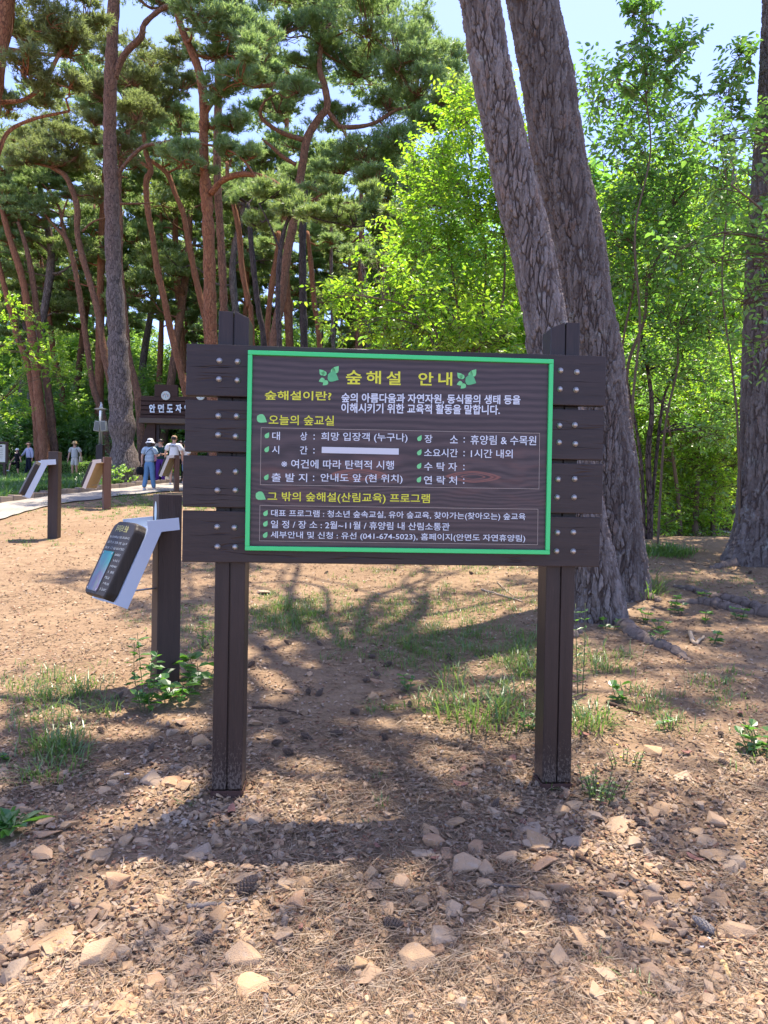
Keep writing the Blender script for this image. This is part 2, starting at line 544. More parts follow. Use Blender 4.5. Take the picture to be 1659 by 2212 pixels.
ML_hill = leafmat('hill_leaves', [(.08, .18, .04), (.13, .25, .05), (.18, .31, .06)], [(.28, .56, .07), (.48, .72, .10)], .54, .4, .07)
ML_bed = leafmat('bed_leaves', [(.03, .09, .02), (.05, .13, .03), (.08, .17, .04)], [(.10, .26, .04), (.18, .36, .06)], .4, .35, .07)
ML_grass = leafmat('grass_blades', [(.05, .12, .02), (.09, .17, .03), (.15, .20, .05)], [(.16, .34, .04), (.28, .42, .08)], .45, .4, .06)
ML_weed = leafmat('weed_leaves', [(.035, .12, .02), (.06, .16, .03)], [(.12, .34, .03), (.2, .42, .05)], .45, .4, .05)
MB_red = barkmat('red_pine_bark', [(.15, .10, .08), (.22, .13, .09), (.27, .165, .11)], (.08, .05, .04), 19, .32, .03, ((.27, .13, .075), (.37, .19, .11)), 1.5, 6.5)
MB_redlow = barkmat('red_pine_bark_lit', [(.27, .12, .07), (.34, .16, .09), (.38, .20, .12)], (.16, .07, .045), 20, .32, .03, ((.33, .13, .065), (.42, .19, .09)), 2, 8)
MB_gray = barkmat('gray_pine_bark', [(.16, .13, .115), (.23, .19, .17), (.29, .235, .205)], (.06, .045, .04), 19, .30, .035, ((.24, .12, .07), (.34, .18, .11)), 7, 14)
MB_dark = barkmat('dark_pine_bark', [(.085, .065, .058), (.12, .09, .08), (.15, .115, .10)], (.03, .025, .025), 20, .3, .03)
MB_stem = plain('stem_bark', (.13, .095, .065), .9, var=.4, bump=.5, scale=25, spec=.1)
MB_twig = plain('dark_twig', (.085, .055, .04), .9, var=.3, spec=.1)

def vnoise(P, s, seed):
    """cheap smooth pseudo noise at points"""
    P = P * s + seed
    return (np.sin(P[:, 0] * 1.7 + 1.3 * np.sin(P[:, 1] * 1.1)) + np.sin(P[:, 1] * 1.9 + 1.2 * np.sin(P[:, 2] * 1.3)) + np.sin(P[:, 2] * 1.5 + 1.4 * np.sin(P[:, 0] * .9))) / 3

class Tree:
    """trunk with limbs, crown of needles; everything in coordinates relative to the base on the ground"""
    def __init__(s, base):
        s.base = np.asarray(base, float); s.mb = MB(); s.cr = []; s.k = 0
    def limb(s, P, R, n=8, m=None):
        Q = np.c_[np.asarray(P, float) - s.base, np.broadcast_to(R, (len(P),))]
        Q = spline(Q, m or max(6, len(P) * 5))
        nz = rng.normal(size=(len(Q), 1)) * .06
        s.mb.tube(Q[:, :3], np.maximum(Q[:, 3] * (1 + nz[:, 0]), .004), n)
        return Q[:, :3] + s.base, Q[:, 3]
    def pad(s, c, r, n, K=16, **kw):
        c = np.asarray(c, float); r = np.asarray(r, float)
        m = int(np.clip(n / 28, 4, 12)); os_ = []
        for q in range(m):                                           # several loose sprays, not one ball
            u = rdir(1)[0]
            sc = frand(.28, .62)
            cq = c + u * r * np.array([1.0, 1.0, .9]) * frand(.35, 1.05) + np.array([0, 0, frand(-.12, .2)]) * r[2]
            V, o, ax = needles(cq - s.base, r * np.array([sc, sc, sc * frand(.5, .9)]), max(8, int(n / m)), K, **kw)
            s.cr.append(V); os_.append(o)
        o = np.concatenate(os_); n = len(o)
        c = np.asarray(c) - s.base
        for j in range(max(5, n // 22)):                             # twigs under the needles
            e = o[rng.integers(n)]
            a = c + (e - c) * .12 + np.array([0, 0, -r[2] * .45])
            mid = (a + e) / 2 + rng.normal(size=3) * .08 * np.linalg.norm(r)
            mid[2] = min(mid[2], e[2] - .02)
            s.mb.tube(spline([a, mid, e], 5), [.022, .017, .013, .009, .005], 4, False)
    def reach(s, frm, rad, c, r):
        """a crooked limb from a point on the trunk to the underside of a pad"""
        frm = np.asarray(frm); c = np.asarray(c) + np.array([0, 0, -.35 * r[2]])
        L = np.linalg.norm(c - frm)
        p1 = frm + (c - frm) * .35 + rng.normal(size=3) * .09 * L
        p2 = frm + (c - frm) * .7 + rng.normal(size=3) * .09 * L
        s.limb([frm, p1, p2, c], [rad, rad * .75, rad * .5, .02], 7)
    def build(s, name, label, cat, tm, cm, group=None):
        t = thing(name, label, cat, s.base, 0, group)
        s.mb.obj('trunk', tm, t, True)
        if s.cr:
            V = np.concatenate(s.cr)
            obj('crown', V, np.arange(len(V)).reshape(-1, 3), cm, t)
        return t

def traced(Y, pts, dy=0.0, top_extra=None):
    """trunk centre line and radii: pts = (px, py, width px), base first; dy lets the trunk lean away or towards us"""
    pts = np.array(pts, float)
    Ys = Y + dy * np.linspace(0, 1, len(pts))
    P = W(pts[:, 0], pts[:, 1], Ys)
    R = pts[:, 2] / FPX * Ys / 2
    g = float(gz(P[0, 0], P[0, 1]))
    if P[0, 2] > g - .15:                                            # carry the trunk down to the ground
        b = P[0].copy(); b[:2] += (P[0, :2] - P[1, :2]) * .3 * (P[0, 2] - g) / max(.3, np.linalg.norm(P[1] - P[0]))
        b[2] = float(gz(b[0], b[1])) - .12
        P = np.vstack([b, P]); R = np.r_[R[0] * 1.25, R]
    else:
        P[0, 2] = g - .12
    return P, R

def pine(name, label, Y, pts, pads=(), limbs=(), dy=0.0, tm=None, cm=None, group=None, dens=1.0, n=12, K=18, w=.0125, yj=1.2):
    P, R = traced(Y, pts, dy)
    base = P[0].copy(); base[2] = float(gz(base[0], base[1]))
    T = Tree(base)
    Q, QR = T.limb(P, R, n, max(40, len(P) * 8))
    starts = [(Q, QR)]
    for lp in limbs:                                                 # traced limbs: (dy, [(px,py,w)...])
        a = np.array(lp[1], float)
        Yl = Y + dy * .7 + lp[0] * np.linspace(0, 1, len(a))
        PL = W(a[:, 0], a[:, 1], Yl); RL = a[:, 2] / FPX * Yl / 2
        starts.append(T.limb(PL, RL, 8))
    AQ = np.concatenate([q for q, _ in starts]); AR = np.concatenate([r for _, r in starts])
    for (px, py, rx, ry) in pads:
        Yp = Y + dy + frand(-yj, yj)
        c = W(px, py, Yp); r = np.array([rx, rx * .9, ry]) / FPX * Yp
        num = int(dens * 235 * (r[0] * r[2]) ** .85 / .35) + 50
        T.pad(c, r, num, K, w=w)
        dd = np.linalg.norm(AQ - c, axis=1) + np.maximum(0, AQ[:, 2] - c[2]) * 2
        j = int(np.argmin(dd))
        if dd[j] > r[2] * .5:
            T.reach(AQ[j], min(max(.03, AR[j] * .5), .09), c, r)
    return T.build(name, label, 'pine tree', tm or MB_red, cm or ML_pine, group)

# ------------------------------------------------------------------ the traced pines
G1 = 'tall red pines around the gate'
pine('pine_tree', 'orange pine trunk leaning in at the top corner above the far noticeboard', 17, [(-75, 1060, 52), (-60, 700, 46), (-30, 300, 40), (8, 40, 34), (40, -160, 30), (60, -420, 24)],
     [(30, 60, 70, 36), (110, 40, 70, 40), (60, 150, 70, 28), (150, 105, 60, 32), (20, 225, 50, 24), (190, 35, 50, 34), (60, -80, 120, 60), (160, -120, 100, 50), (-40, -200, 130, 70), (80, -360, 160, 80), (150, 180, 45, 20), (95, 215, 40, 18)],
     [(.6, [(-10, 222, 9), (52, 215, 8), (94, 180, 9), (132, 111, 8), (163, 90, 6)]), (1, [(4, 105, 10), (60, 112, 8), (128, 120, 6), (150, 112, 4)]), (.3, [(-5, 335, 10), (18, 285, 8), (70, 258, 7), (150, 240, 5)])], 1.0, MB_redlow, ML_pineb, G1)
pine('pine_tree', 'thick pale-barked straight pine behind the kerb beside the speaker pole', 26, [(273, 1034, 66), (266, 960, 54), (261, 870, 48), (252, 700, 39), (245, 560, 33), (241, 420, 30), (237, 280, 27), (240, 150, 26), (246, 0, 24), (250, -150, 21), (244, -350, 16)],
     [(370, 0, 70, 34), (330, -60, 90, 50), (250, -200, 150, 70), (160, -140, 90, 50), (400, -150, 110, 50), (260, -380, 170, 80), (60, -260, 100, 50)],
     [(-.8, [(247, 168, 17), (262, 130, 14), (280, 105, 14), (305, 80, 14), (312, 52, 12), (345, 22, 10), (380, 4, 9), (420, -30, 6)]), (-1.2, [(252, 382, 9), (268, 358, 8), (285, 338, 8), (312, 316, 8), (352, 308, 6), (372, 302, 4)])], .5, MB_gray, ML_pine, G1, n=20)
pine('pine_tree', 'leaning orange pine behind the hedge, thicker of the crossing pair', 35, [(99, 1000, 24), (86, 880, 20), (74, 768, 18), (59, 660, 16), (45, 590, 14), (21, 514, 13), (0, 437, 11), (-22, 370, 9)],
     [(15, 365, 50, 26), (60, 405, 46, 24), (10, 425, 40, 20), (-30, 330, 70, 34), (45, 520, 36, 16), (90, 470, 30, 16)], (), 1, MB_redlow, ML_pine, G1)
pine('pine_tree', 'slim straighter pine leaning beside the thicker orange one behind the hedge', 35.6, [(118, 1000, 21), (108, 880, 17), (93, 768, 15), (82, 690, 13), (70, 600, 12), (58, 540, 10), (40, 480, 8)],
     [(40, 455, 40, 20), (80, 440, 40, 22), (20, 480, 30, 16)], (), .5, MB_red, ML_pine, G1)
pine('pine_tree', 'leaning pine with grey lower bark, outermost on the left of the hedge', 36, [(86, 1000, 19), (72, 850, 15), (55, 770, 14), (38, 729, 13), (21, 660, 13), (0, 583, 11), (-20, 500, 9)],
     [(-20, 470, 60, 30), (20, 520, 40, 20)], (), .5, MB_redlow, ML_pine, G1)
pine('pine_tree', 'thin pale pine trunk with broken top on the hillside behind the man in shorts', 42, [(139, 956, 15), (135, 860, 13), (127, 808, 12), (116, 768, 12), (108, 694, 10), (97, 625, 9), (90, 573, 7), (88, 540, 5)],
     [(80, 530, 36, 16), (120, 540, 34, 14)], (), .5, MB_redlow, ML_pine, G1)
pine('pine_tree', 'crooked forked pine whose trunk passes behind the speaker pole', 36, [(240, 998, 17), (225, 913, 15), (214, 874, 14), (201, 834, 14), (191, 768, 13), (180, 694, 12), (170, 625, 12), (156, 555, 11), (142, 514, 11), (118, 488, 6), (73, 434, 5), (52, 403, 4)],
     [(70, 385, 44, 22), (40, 410, 30, 16), (150, 420, 36, 16)], [(.5, [(142, 514, 9), (134, 480, 7), (128, 450, 6), (110, 420, 5), (90, 395, 4)]), (-.5, [(130, 490, 4), (136, 460, 4), (146, 430, 3)])], .5, MB_red, ML_pine, G1)
pine('pine_tree', 'snaking dark pine with a spreading flat top just left of the thick pale trunk', 34.5, [(262, 1012, 17), (246, 870, 15), (226, 768, 14), (212, 677, 14), (194, 608, 13), (180, 562, 13), (167, 503, 13), (167, 451, 13), (156, 410, 12), (139, 378, 11), (111, 361, 9)],
     [(110, 338, 60, 26), (60, 300, 60, 26), (150, 300, 50, 28), (170, 350, 50, 24), (120, 258, 60, 26), (205, 420, 40, 20), (55, 345, 50, 22), (200, 300, 40, 24)],
     [(.5, [(111, 361, 8), (150, 350, 7), (172, 330, 6), (176, 310, 5), (200, 290, 4)]), (.8, [(115, 362, 7), (70, 352, 5), (20, 350, 4)]), (0, [(178, 500, 5), (200, 480, 4), (228, 470, 3)])], .5, MB_red, ML_pineb, G1)
pine('pine_tree', 'pine half hidden behind the right edge of the thick pale trunk', 31, [(309, 1010, 19), (300, 874, 17), (290, 820, 15), (278, 768, 13), (271, 694, 13), (264, 625, 12), (259, 555, 12), (260, 486, 11), (257, 410, 10), (262, 340, 8)],
     [(255, 325, 50, 34), (300, 245, 60, 36), (225, 200, 60, 36), (285, 170, 55, 32), (205, 260, 36, 26)], [(.4, [(258, 440, 7), (290, 440, 4), (330, 438, 3)])], .5, MB_red, ML_pineb, G1)
pine('pine_tree', 'wavy orange pine rising behind the gate sign left of its emblem', 33, [(420, 1010, 19), (403, 860, 17), (395, 820, 16), (382, 768, 15), (368, 712, 15), (354, 642, 14), (340, 583, 14), (330, 514, 13), (319, 451, 13), (316, 392, 13), (326, 368, 12), (316, 333, 11), (309, 278, 9)],
     [(310, 245, 50, 36), (280, 160, 60, 44), (350, 210, 50, 40), (330, 130, 60, 34), (395, 180, 40, 34), (390, 110, 46, 30), (235, 110, 46, 34)],
     [(.5, [(326, 366, 8), (290, 335, 8), (275, 280, 6), (285, 240, 4)])], .5, MB_redlow, ML_pineb, G1)
pine('pine_tree', 'slender arching pine between the wavy one and the sunlit orange pair', 34, [(462, 1010, 18), (452, 800, 15), (448, 746, 14), (444, 694, 14), (430, 632, 14), (417, 573, 13), (406, 514, 13), (396, 462, 12), (378, 417, 11), (361, 375, 10), (326, 347, 8)],
     [(350, 328, 45, 24), (390, 262, 40, 34), (300, 298, 40, 26), (420, 330, 36, 24)], (), .5, MB_redlow, ML_pine, G1)
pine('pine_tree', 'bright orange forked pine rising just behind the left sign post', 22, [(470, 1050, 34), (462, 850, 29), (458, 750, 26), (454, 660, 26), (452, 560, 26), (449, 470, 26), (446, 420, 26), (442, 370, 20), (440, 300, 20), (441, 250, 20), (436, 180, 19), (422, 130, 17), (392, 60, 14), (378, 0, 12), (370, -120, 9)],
     [(420, 20, 60, 36), (500, 60, 70, 46), (520, 160, 60, 46), (500, 255, 46, 40), (395, 335, 46, 36), (540, 330, 36, 26), (465, 110, 60, 36), (560, 90, 60, 40), (440, -60, 110, 50), (480, 190, 40, 36), (520, 20, 60, 36), (490, 320, 30, 30), (430, 370, 30, 20)],
     [(-1, [(456, 418, 15), (475, 395, 13), (497, 382, 13), (530, 376, 13), (575, 385, 11), (620, 412, 9), (660, 440, 6)]), (-.5, [(441, 250, 10), (465, 215, 8), (495, 185, 6), (520, 165, 4)]), (-.8, [(423, 308, 6), (480, 320, 5), (520, 340, 5), (555, 385, 4)])], -.5, MB_redlow, ML_pine, G1, yj=1.5, n=18)
pine('pine_tree', 'grey-barked straight pine close behind the bright orange forked trunk', 23.2, [(492, 1050, 20), (486, 760, 17), (482, 620, 17), (477, 520, 17), (470, 400, 17), (469, 300, 17), (472, 200, 16), (470, 100, 14), (478, 0, 12), (480, -120, 9)],
     [(470, -60, 90, 50), (540, -40, 90, 50), (600, -20, 60, 34)], (), 0, MB_red, ML_pine, G1)
pine('pine_tree', 'big spreading red pine with twisted limbs and a dense crown above the sign', 27, [(585, 1040, 22), (590, 760, 20), (606, 655, 20), (621, 546, 19), (632, 491, 19), (646, 400, 19), (654, 353, 18), (664, 298, 17), (690, 254, 15), (707, 232, 15), (702, 189, 14), (690, 140, 12), (700, 60, 9)],
     [(600, 60, 90, 44), (700, 36, 100, 46), (800, 60, 90, 50), (870, 110, 80, 56), (780, 140, 90, 50), (680, 130, 70, 40), (900, 185, 70, 50), (955, 130, 46, 50), (975, 215, 46, 44), (840, 220, 80, 36), (720, 255, 56, 28), (790, 330, 70, 36), (740, 365, 60, 24), (600, 228, 40, 40), (865, 300, 60, 32), (930, 262, 56, 34), (560, 130, 50, 50), (640, -30, 120, 50), (780, -10, 90, 44), (640, 190, 50, 26), (830, 20, 46, 34), (905, 60, 40, 40), (990, 160, 26, 30), (1005, 250, 30, 40), (820, 390, 50, 22), (700, 410, 40, 18)],
     [(-.5, [(640, 356, 10), (610, 338, 9), (588, 318, 7), (565, 300, 5)]), (-.8, [(655, 302, 12), (612, 288, 10), (574, 264, 9), (562, 243, 8), (574, 214, 6)]), (.3, [(706, 238, 11), (725, 262, 10), (741, 275, 10), (803, 268, 9), (861, 236, 7), (930, 225, 5)]), (-.3, [(702, 188, 11), (650, 178, 11), (568, 186, 8), (540, 190, 5)]), (0, [(741, 275, 9), (752, 300, 6), (790, 320, 4)])], 0, MB_red, ML_pine, G1, yj=1.6)
pine('pine_tree', 'small sunlit pine with a low bright pad of needles above the sign top', 19.5, [(607, 1050, 16), (604, 760, 13), (600, 640, 11), (606, 540, 10), (620, 480, 8), (640, 450, 6)],
     [(580, 418, 52, 22), (640, 445, 56, 22), (730, 462, 46, 22), (800, 440, 36, 28), (838, 462, 26, 24), (555, 480, 36, 20), (765, 478, 50, 18), (690, 468, 40, 16), (800, 420, 16, 26)],
     [(0, [(640, 452, 6), (700, 470, 5), (760, 490, 4), (820, 480, 3)]), (0, [(606, 540, 5), (580, 480, 4), (560, 440, 3)])], 0, MB_dark, ML_pine2, G1, yj=.6)
pine('pine_tree', 'leaning dark charcoal pine trunk right of the left post top', 28, [(580, 1040, 15), (570, 748, 13), (559, 673, 12), (548, 582, 12), (541, 509, 11), (536, 440, 8)], [(520, 420, 40, 22), (560, 400, 36, 20)], (), 0, MB_dark, ML_pine, G1)
pine('pine_tree', 'straight dark grey pine trunk above the middle of the left half of the sign', 30, [(662, 1040, 19), (657, 750, 17), (654, 618, 16), (654, 491, 15), (660, 400, 12)], [(700, 380, 50, 22), (640, 380, 50, 24)], (), 0, MB_dark, ML_pine, G1)
pine('pine_tree', 'reddish pine trunk leaning right, first to the right of the dark grey one', 32, [(700, 1040, 13), (690, 746, 11), (679, 655, 11), (671, 564, 10), (664, 500, 8)], [(660, 500, 40, 18), (720, 520, 36, 16)], (), 0, MB_redlow, ML_pine, G1)
pine('pine_tree', 'thin grey pine pole standing over the sign title', 33, [(724, 1040, 9), (720, 750, 8), (716, 618, 8), (715, 480, 6)], [(740, 500, 36, 16), (690, 470, 40, 18)], (), 0, MB_gray, ML_pine, G1)
pine('pine_tree', 'curved reddish pine between the grey straight pine and the charcoal one', 30, [(552, 1040, 15), (543, 700, 13), (537, 655, 12), (523, 582, 12), (515, 491, 12), (494, 400, 10), (490, 350, 7)], [(500, 340, 40, 24), (545, 420, 36, 20)], (), 0, MB_redlow, ML_pine, G1)
pine('pine_tree', 'red pine leaning left beside the charcoal trunk, crossing behind it', 31, [(570, 1040, 14), (577, 728, 12), (588, 613, 12), (599, 546, 11), (602, 500, 8)], [(600, 500, 36, 18), (570, 530, 30, 14)], (), 0, MB_redlow, ML_pine, G1)
pine('pine_tree', 'reddish pine partly hidden by bright leaves above the right half of the sign', 27, [(836, 1060, 18), (832, 746, 15), (830, 620, 14), (834, 546, 13), (840, 430, 10)], [(850, 420, 50, 24), (900, 400, 50, 26), (960, 420, 46, 24)], (), 0, MB_red, ML_pine, G1)
pine('pine_tree', 'grey pine trunk over the middle of the sign left of the hidden reddish one', 29, [(797, 1060, 13), (795, 746, 11), (792, 637, 10), (780, 560, 8)], [(770, 545, 40, 16), (820, 560, 36, 16)], (), 0, MB_gray, ML_pine, G1)

# far pines on the hillside: three built, the rest copies
def far_pine(h, lean, tm):
    T = Tree((0, 0, 0))
    top = np.array([lean * h, frand(-.6, .6), h])
    P = [np.array([0, 0, -.4]), top * .3 + rng.normal(size=3) * .15, top * .62 + rng.normal(size=3) * .25, top * .85, top]
    Q, R = T.limb(P, [.2, .17, .14, .09, .04], 7, 16)
    for j in range(13):
        k = int(len(Q) * frand(.5, 1)) - 1
        a = frand(0, 6.28); rr = frand(.5, 2.4)
        c = Q[k] + np.array([math.cos(a) * rr, math.sin(a) * rr, frand(.1, .8)])
        r = np.array([frand(.7, 1.3), frand(.7, 1.3), frand(.3, .5)])
        T.pad(c, r, 190, 13, nl=(.14, .24), w=.024)
        T.reach(Q[k], .05, c, r)
    return T
fl = 'slim red pine among many on the hillside behind the gate'
fpro = [far_pine(13, .10, 0).build('far_pine', fl, 'pine tree', MB_red, ML_pine2, 'far pines on the hillside'),
        far_pine(15, -.06, 0).build('far_pine', fl, 'pine tree', MB_redlow, ML_pine, 'far pines on the hillside'),
        far_pine(12, .03, 0).build('far_pine', fl, 'pine tree', MB_gray, ML_pine2, 'far pines on the hillside')]
cand = []
for k in range(46):
    Y = 40 + 36 * (k / 46) ** 1.3
    px = frand(-80, 1010)
    if Y < 44 and px > 500:
        px = frand(480, 1000)
    cand.append((px, Y))
tall = [(-40, 42), (60, 39), (150, 44), (215, 40), (300, 46), (345, 39), (410, 43), (530, 38), (560, 45), (640, 40), (700, 47), (770, 39), (850, 44), (930, 40), (1000, 48), (480, 47), (250, 52), (0, 50), (620, 54), (800, 53), (120, 62), (270, 60), (430, 51), (670, 60)]
cand += tall
for k, (px, Y) in enumerate(cand):
    p = W(px, 900, Y)
    z = float(gz(p[0], p[1]))
    if k < 3:
        fpro[k].location = (p[0], p[1], z); fpro[k].rotation_euler = (0, 0, frand(0, 6.28))
    else:
        dup(fpro[k % 3], (p[0], p[1], z), frand(0, 6.28), frand(.75, 1.15) if k < len(cand) - len(tall) else frand(1.15, 1.5))

# ------------------------------------------------------------------ big foreground pines with real bark relief
def worley(P):
    """F1, F2-F1 and cell id of jittered cells"""
    c = np.floor(P).astype(np.int64)
    f1 = np.full(len(P), 9.0); f2 = np.full(len(P), 9.0); cid = np.zeros(len(P))
    for dx in (-1, 0, 1):
        for dy in (-1, 0, 1):
            for dz in (-1, 0, 1):
                q = c + np.array([dx, dy, dz])
                h = (q[:, 0] * 73856093) ^ (q[:, 1] * 19349663) ^ (q[:, 2] * 83492791)
                j = np.stack([((h * k) % 10007) / 10007.0 for k in (1664525, 22695477, 1103515245)], -1)
                dd = np.linalg.norm(q + j * .9 + .05 - P, axis=1)
                nw = dd < f1
                f2 = np.where(nw, f1, np.minimum(f2, dd))
                cid = np.where(nw, j[:, 0], cid)
                f1 = np.where(nw, dd, f1)
    return f1, f2 - f1, cid

def big_trunk(P, R, nseg, step, flare, lobes, amp=.016, sc=27.0, stretch=.22, side=()):
    """thick trunk: plates with furrows displaced in the mesh, buttressed foot; base at P[0]"""
    Q = np.c_[P, R]
    L = np.linalg.norm(np.diff(P, axis=0), axis=1).sum()
    Q = spline(Q, int(L / step))
    C, R = Q[:, :3], Q[:, 3]
    T = nrm(np.gradient(C, axis=0))
    A = nrm(np.cross(T, np.array([0, 1.0, 0]))); B = np.cross(T, A)
    a = np.linspace(0, 2 * math.pi, nseg, endpoint=False)
    hgt = C[:, 2] - C[0, 2]
    fl = np.exp(-np.maximum(hgt, 0) / .35) * flare
    lob = np.zeros(nseg)
    for ang, wd, am in lobes:
        dA = np.angle(np.exp(1j * (a - ang)))
        lob += am * np.exp(-(dA / wd) ** 2)
    rad = R[:, None] * (1 + fl[:, None] * (.45 + lob[None]))
    wav = .04 * np.sin(2 * a[None] + hgt[:, None] * .5) + .03 * np.sin(3 * a[None] - hgt[:, None] * .8 + 1) + .02 * np.sin(5 * a[None] + hgt[:, None])
    rad = rad * (1 + wav)
    N = np.cos(a)[None, :, None] * A[:, None] + np.sin(a)[None, :, None] * B[:, None]
    V = C[:, None] + N * rad[..., None]
    S = V.reshape(-1, 3)
    u = np.stack([S[:, 0], S[:, 1], S[:, 2] * stretch], -1) * sc
    u = u + .55 * np.stack([vnoise(u, .6, 1.0), vnoise(u, .6, 5.0), vnoise(u, .6, 9.0)], -1) + .22 * np.stack([vnoise(u, 1.9, 3.0), vnoise(u, 1.9, 6.0), vnoise(u, 1.9, 11.0)], -1)
    f1, e, cid = worley(u)
    e = np.clip(e + .16 * vnoise(u, 1.3, 17.0), 0, 1)
    _, e2, cid2 = worley(u * np.array([2.3, 2.3, 3.8]) + 31)
    e2 = np.clip(e2 + .2 * vnoise(u, 2.7, 7.0), 0, 1)
    rough = vnoise(S, 60, 2.0) * .5 + vnoise(S, 130, 7.0) * .3
    dsp = sstep(.0, .13, e) * amp * (.55 + .6 * cid) + amp * .42 * sstep(.0, .14, e2) * (.3 + cid2) + amp * .2 * rough
    S = S + N.reshape(-1, 3) * (dsp[:, None] - amp)
    att = np.stack([cid, sstep(.0, .11, e) * (.6 + .4 * sstep(0, .12, e2)), cid2], -1)
    m = len(C)
    i = np.arange(m - 1)[:, None] * nseg; j = np.arange(nseg)[None]; k = (j + 1) % nseg
    F = [np.stack([i + j, i + k, i + nseg + k, i + nseg + j], -1).reshape(-1, 4)]
    return S, F, att, R

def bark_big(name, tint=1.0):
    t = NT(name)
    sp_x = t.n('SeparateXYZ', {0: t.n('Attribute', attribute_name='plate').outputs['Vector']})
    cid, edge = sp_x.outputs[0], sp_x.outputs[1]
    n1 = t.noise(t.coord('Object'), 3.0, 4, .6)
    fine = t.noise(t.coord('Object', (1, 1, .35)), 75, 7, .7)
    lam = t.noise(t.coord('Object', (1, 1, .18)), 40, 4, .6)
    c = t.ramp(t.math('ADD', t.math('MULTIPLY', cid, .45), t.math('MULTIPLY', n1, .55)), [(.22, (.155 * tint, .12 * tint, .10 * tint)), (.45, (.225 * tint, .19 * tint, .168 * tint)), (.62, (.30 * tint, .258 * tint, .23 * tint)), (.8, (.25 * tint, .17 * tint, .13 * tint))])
    c = t.mix(t.math('MULTIPLY', t.n('MapRange', {0: fine, 1: .35, 2: .7}).outputs[0], .6), c, (.10 * tint, .08 * tint, .075 * tint))
    lic = t.n('MapRange', {0: t.noise(t.coord('Object'), 4.2, 6, .7), 1: .60, 2: .70, 4: .55}).outputs[0]
    c = t.mix(lic, c, (.38, .40, .36))
    c = t.mix(edge, (.10, .075, .065), c)
    return t.principled(c, .92, t.bump(t.math('ADD', fine, lam), .9, .010), spec=.12)
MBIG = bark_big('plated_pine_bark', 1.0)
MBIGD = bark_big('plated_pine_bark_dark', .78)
ROOT = plain('root_bark', (.17, .13, .105), .95, var=.45, bump=.7, scale=26, spec=.1)

def big_pine(label, Y, pts, dy, tops, flare, lobes, roots, mat, nseg=300, step=.011, amp=.026, crown_pads=(), sub=()):
    pts = np.array(pts, float)
    Ys = Y + dy * np.linspace(0, 1, len(pts))
    P = W(pts[:, 0], pts[:, 1], Ys); R = pts[:, 2] / FPX * Ys / 2 * .93
    base = onground(P[0, 0], P[0, 1]); P[0] = base + np.array([0, 0, -.10])
    S, F, att, RR = big_trunk(P - base, R, nseg, step, flare, lobes, amp)
    t = thing('pine_tree', label, 'pine tree', base, 0, 'big pines close behind the sign')
    tr = obj('trunk', S, F, mat, t, True)
    at_ = tr.data.attributes.new('plate', 'FLOAT_VECTOR', 'POINT')
    at_.data.foreach_set('vector', att.astype(np.float32).ravel())
    T = Tree(base)
    Q, QR = T.limb(np.vstack([P[-2:-1] * .3 + P[-1:] * .7, P[-1:], tops[:, :3]]), np.r_[R[-1] * .98, R[-1], tops[:, 3]], 14, 40)
    for (off, r, n) in crown_pads:
        c = tops[-1, :3] + np.array(off)
        T.pad(c, np.array(r), n, 14, nl=(.10, .17), w=.012)
        T.reach(Q[int(len(Q) * frand(.55, .98))], .07, c, r)
    T.mb.obj('limbs', MB_red, t, True)
    V = np.concatenate(T.cr)
    obj('crown', V, np.arange(len(V)).reshape(-1, 3), ML_pine, t)
    for rt in roots:                                                 # surface roots, half sunk in the ground
        q = np.array([G(a, b) for a, b, _ in rt]); rw = np.array([w for _, _, w in rt])
        Q4 = spline(np.c_[q, rw], len(rt) * 14)
        Q4[:, 2] = gz(Q4[:, 0], Q4[:, 1]) + Q4[:, 3] * .15
        m4 = np.arange(len(Q4))
        Q4[:, 0] += .012 * np.sin(m4 * .9 + frand(0, 6)) ; Q4[:, 1] += .012 * np.sin(m4 * .6 + frand(0, 6))
        Q4 = spline(Q4, len(Q4) * 3); m4 = np.arange(len(Q4))
        Vr, Fr = tube(Q4[:, :3] - base, Q4[:, 3] * (1 + .12 * np.sin(m4 * .21) + .07 * np.sin(m4 * .53 + 2)), 22)
        a4 = np.tile(np.arange(22), len(Q4)); l4 = np.repeat(m4, 22)
        Vr = Vr + (np.sin(a4 * 1.9 + np.sin(l4 * .11) * 3) * .06 * np.repeat(Q4[:, 3], 22))[:, None] * nrm(Vr - np.repeat(Q4[:, :3] - base, 22, 0)) + rng.normal(size=Vr.shape) * .0012
        obj('root', Vr, Fr, ROOT, t, True)
    return t

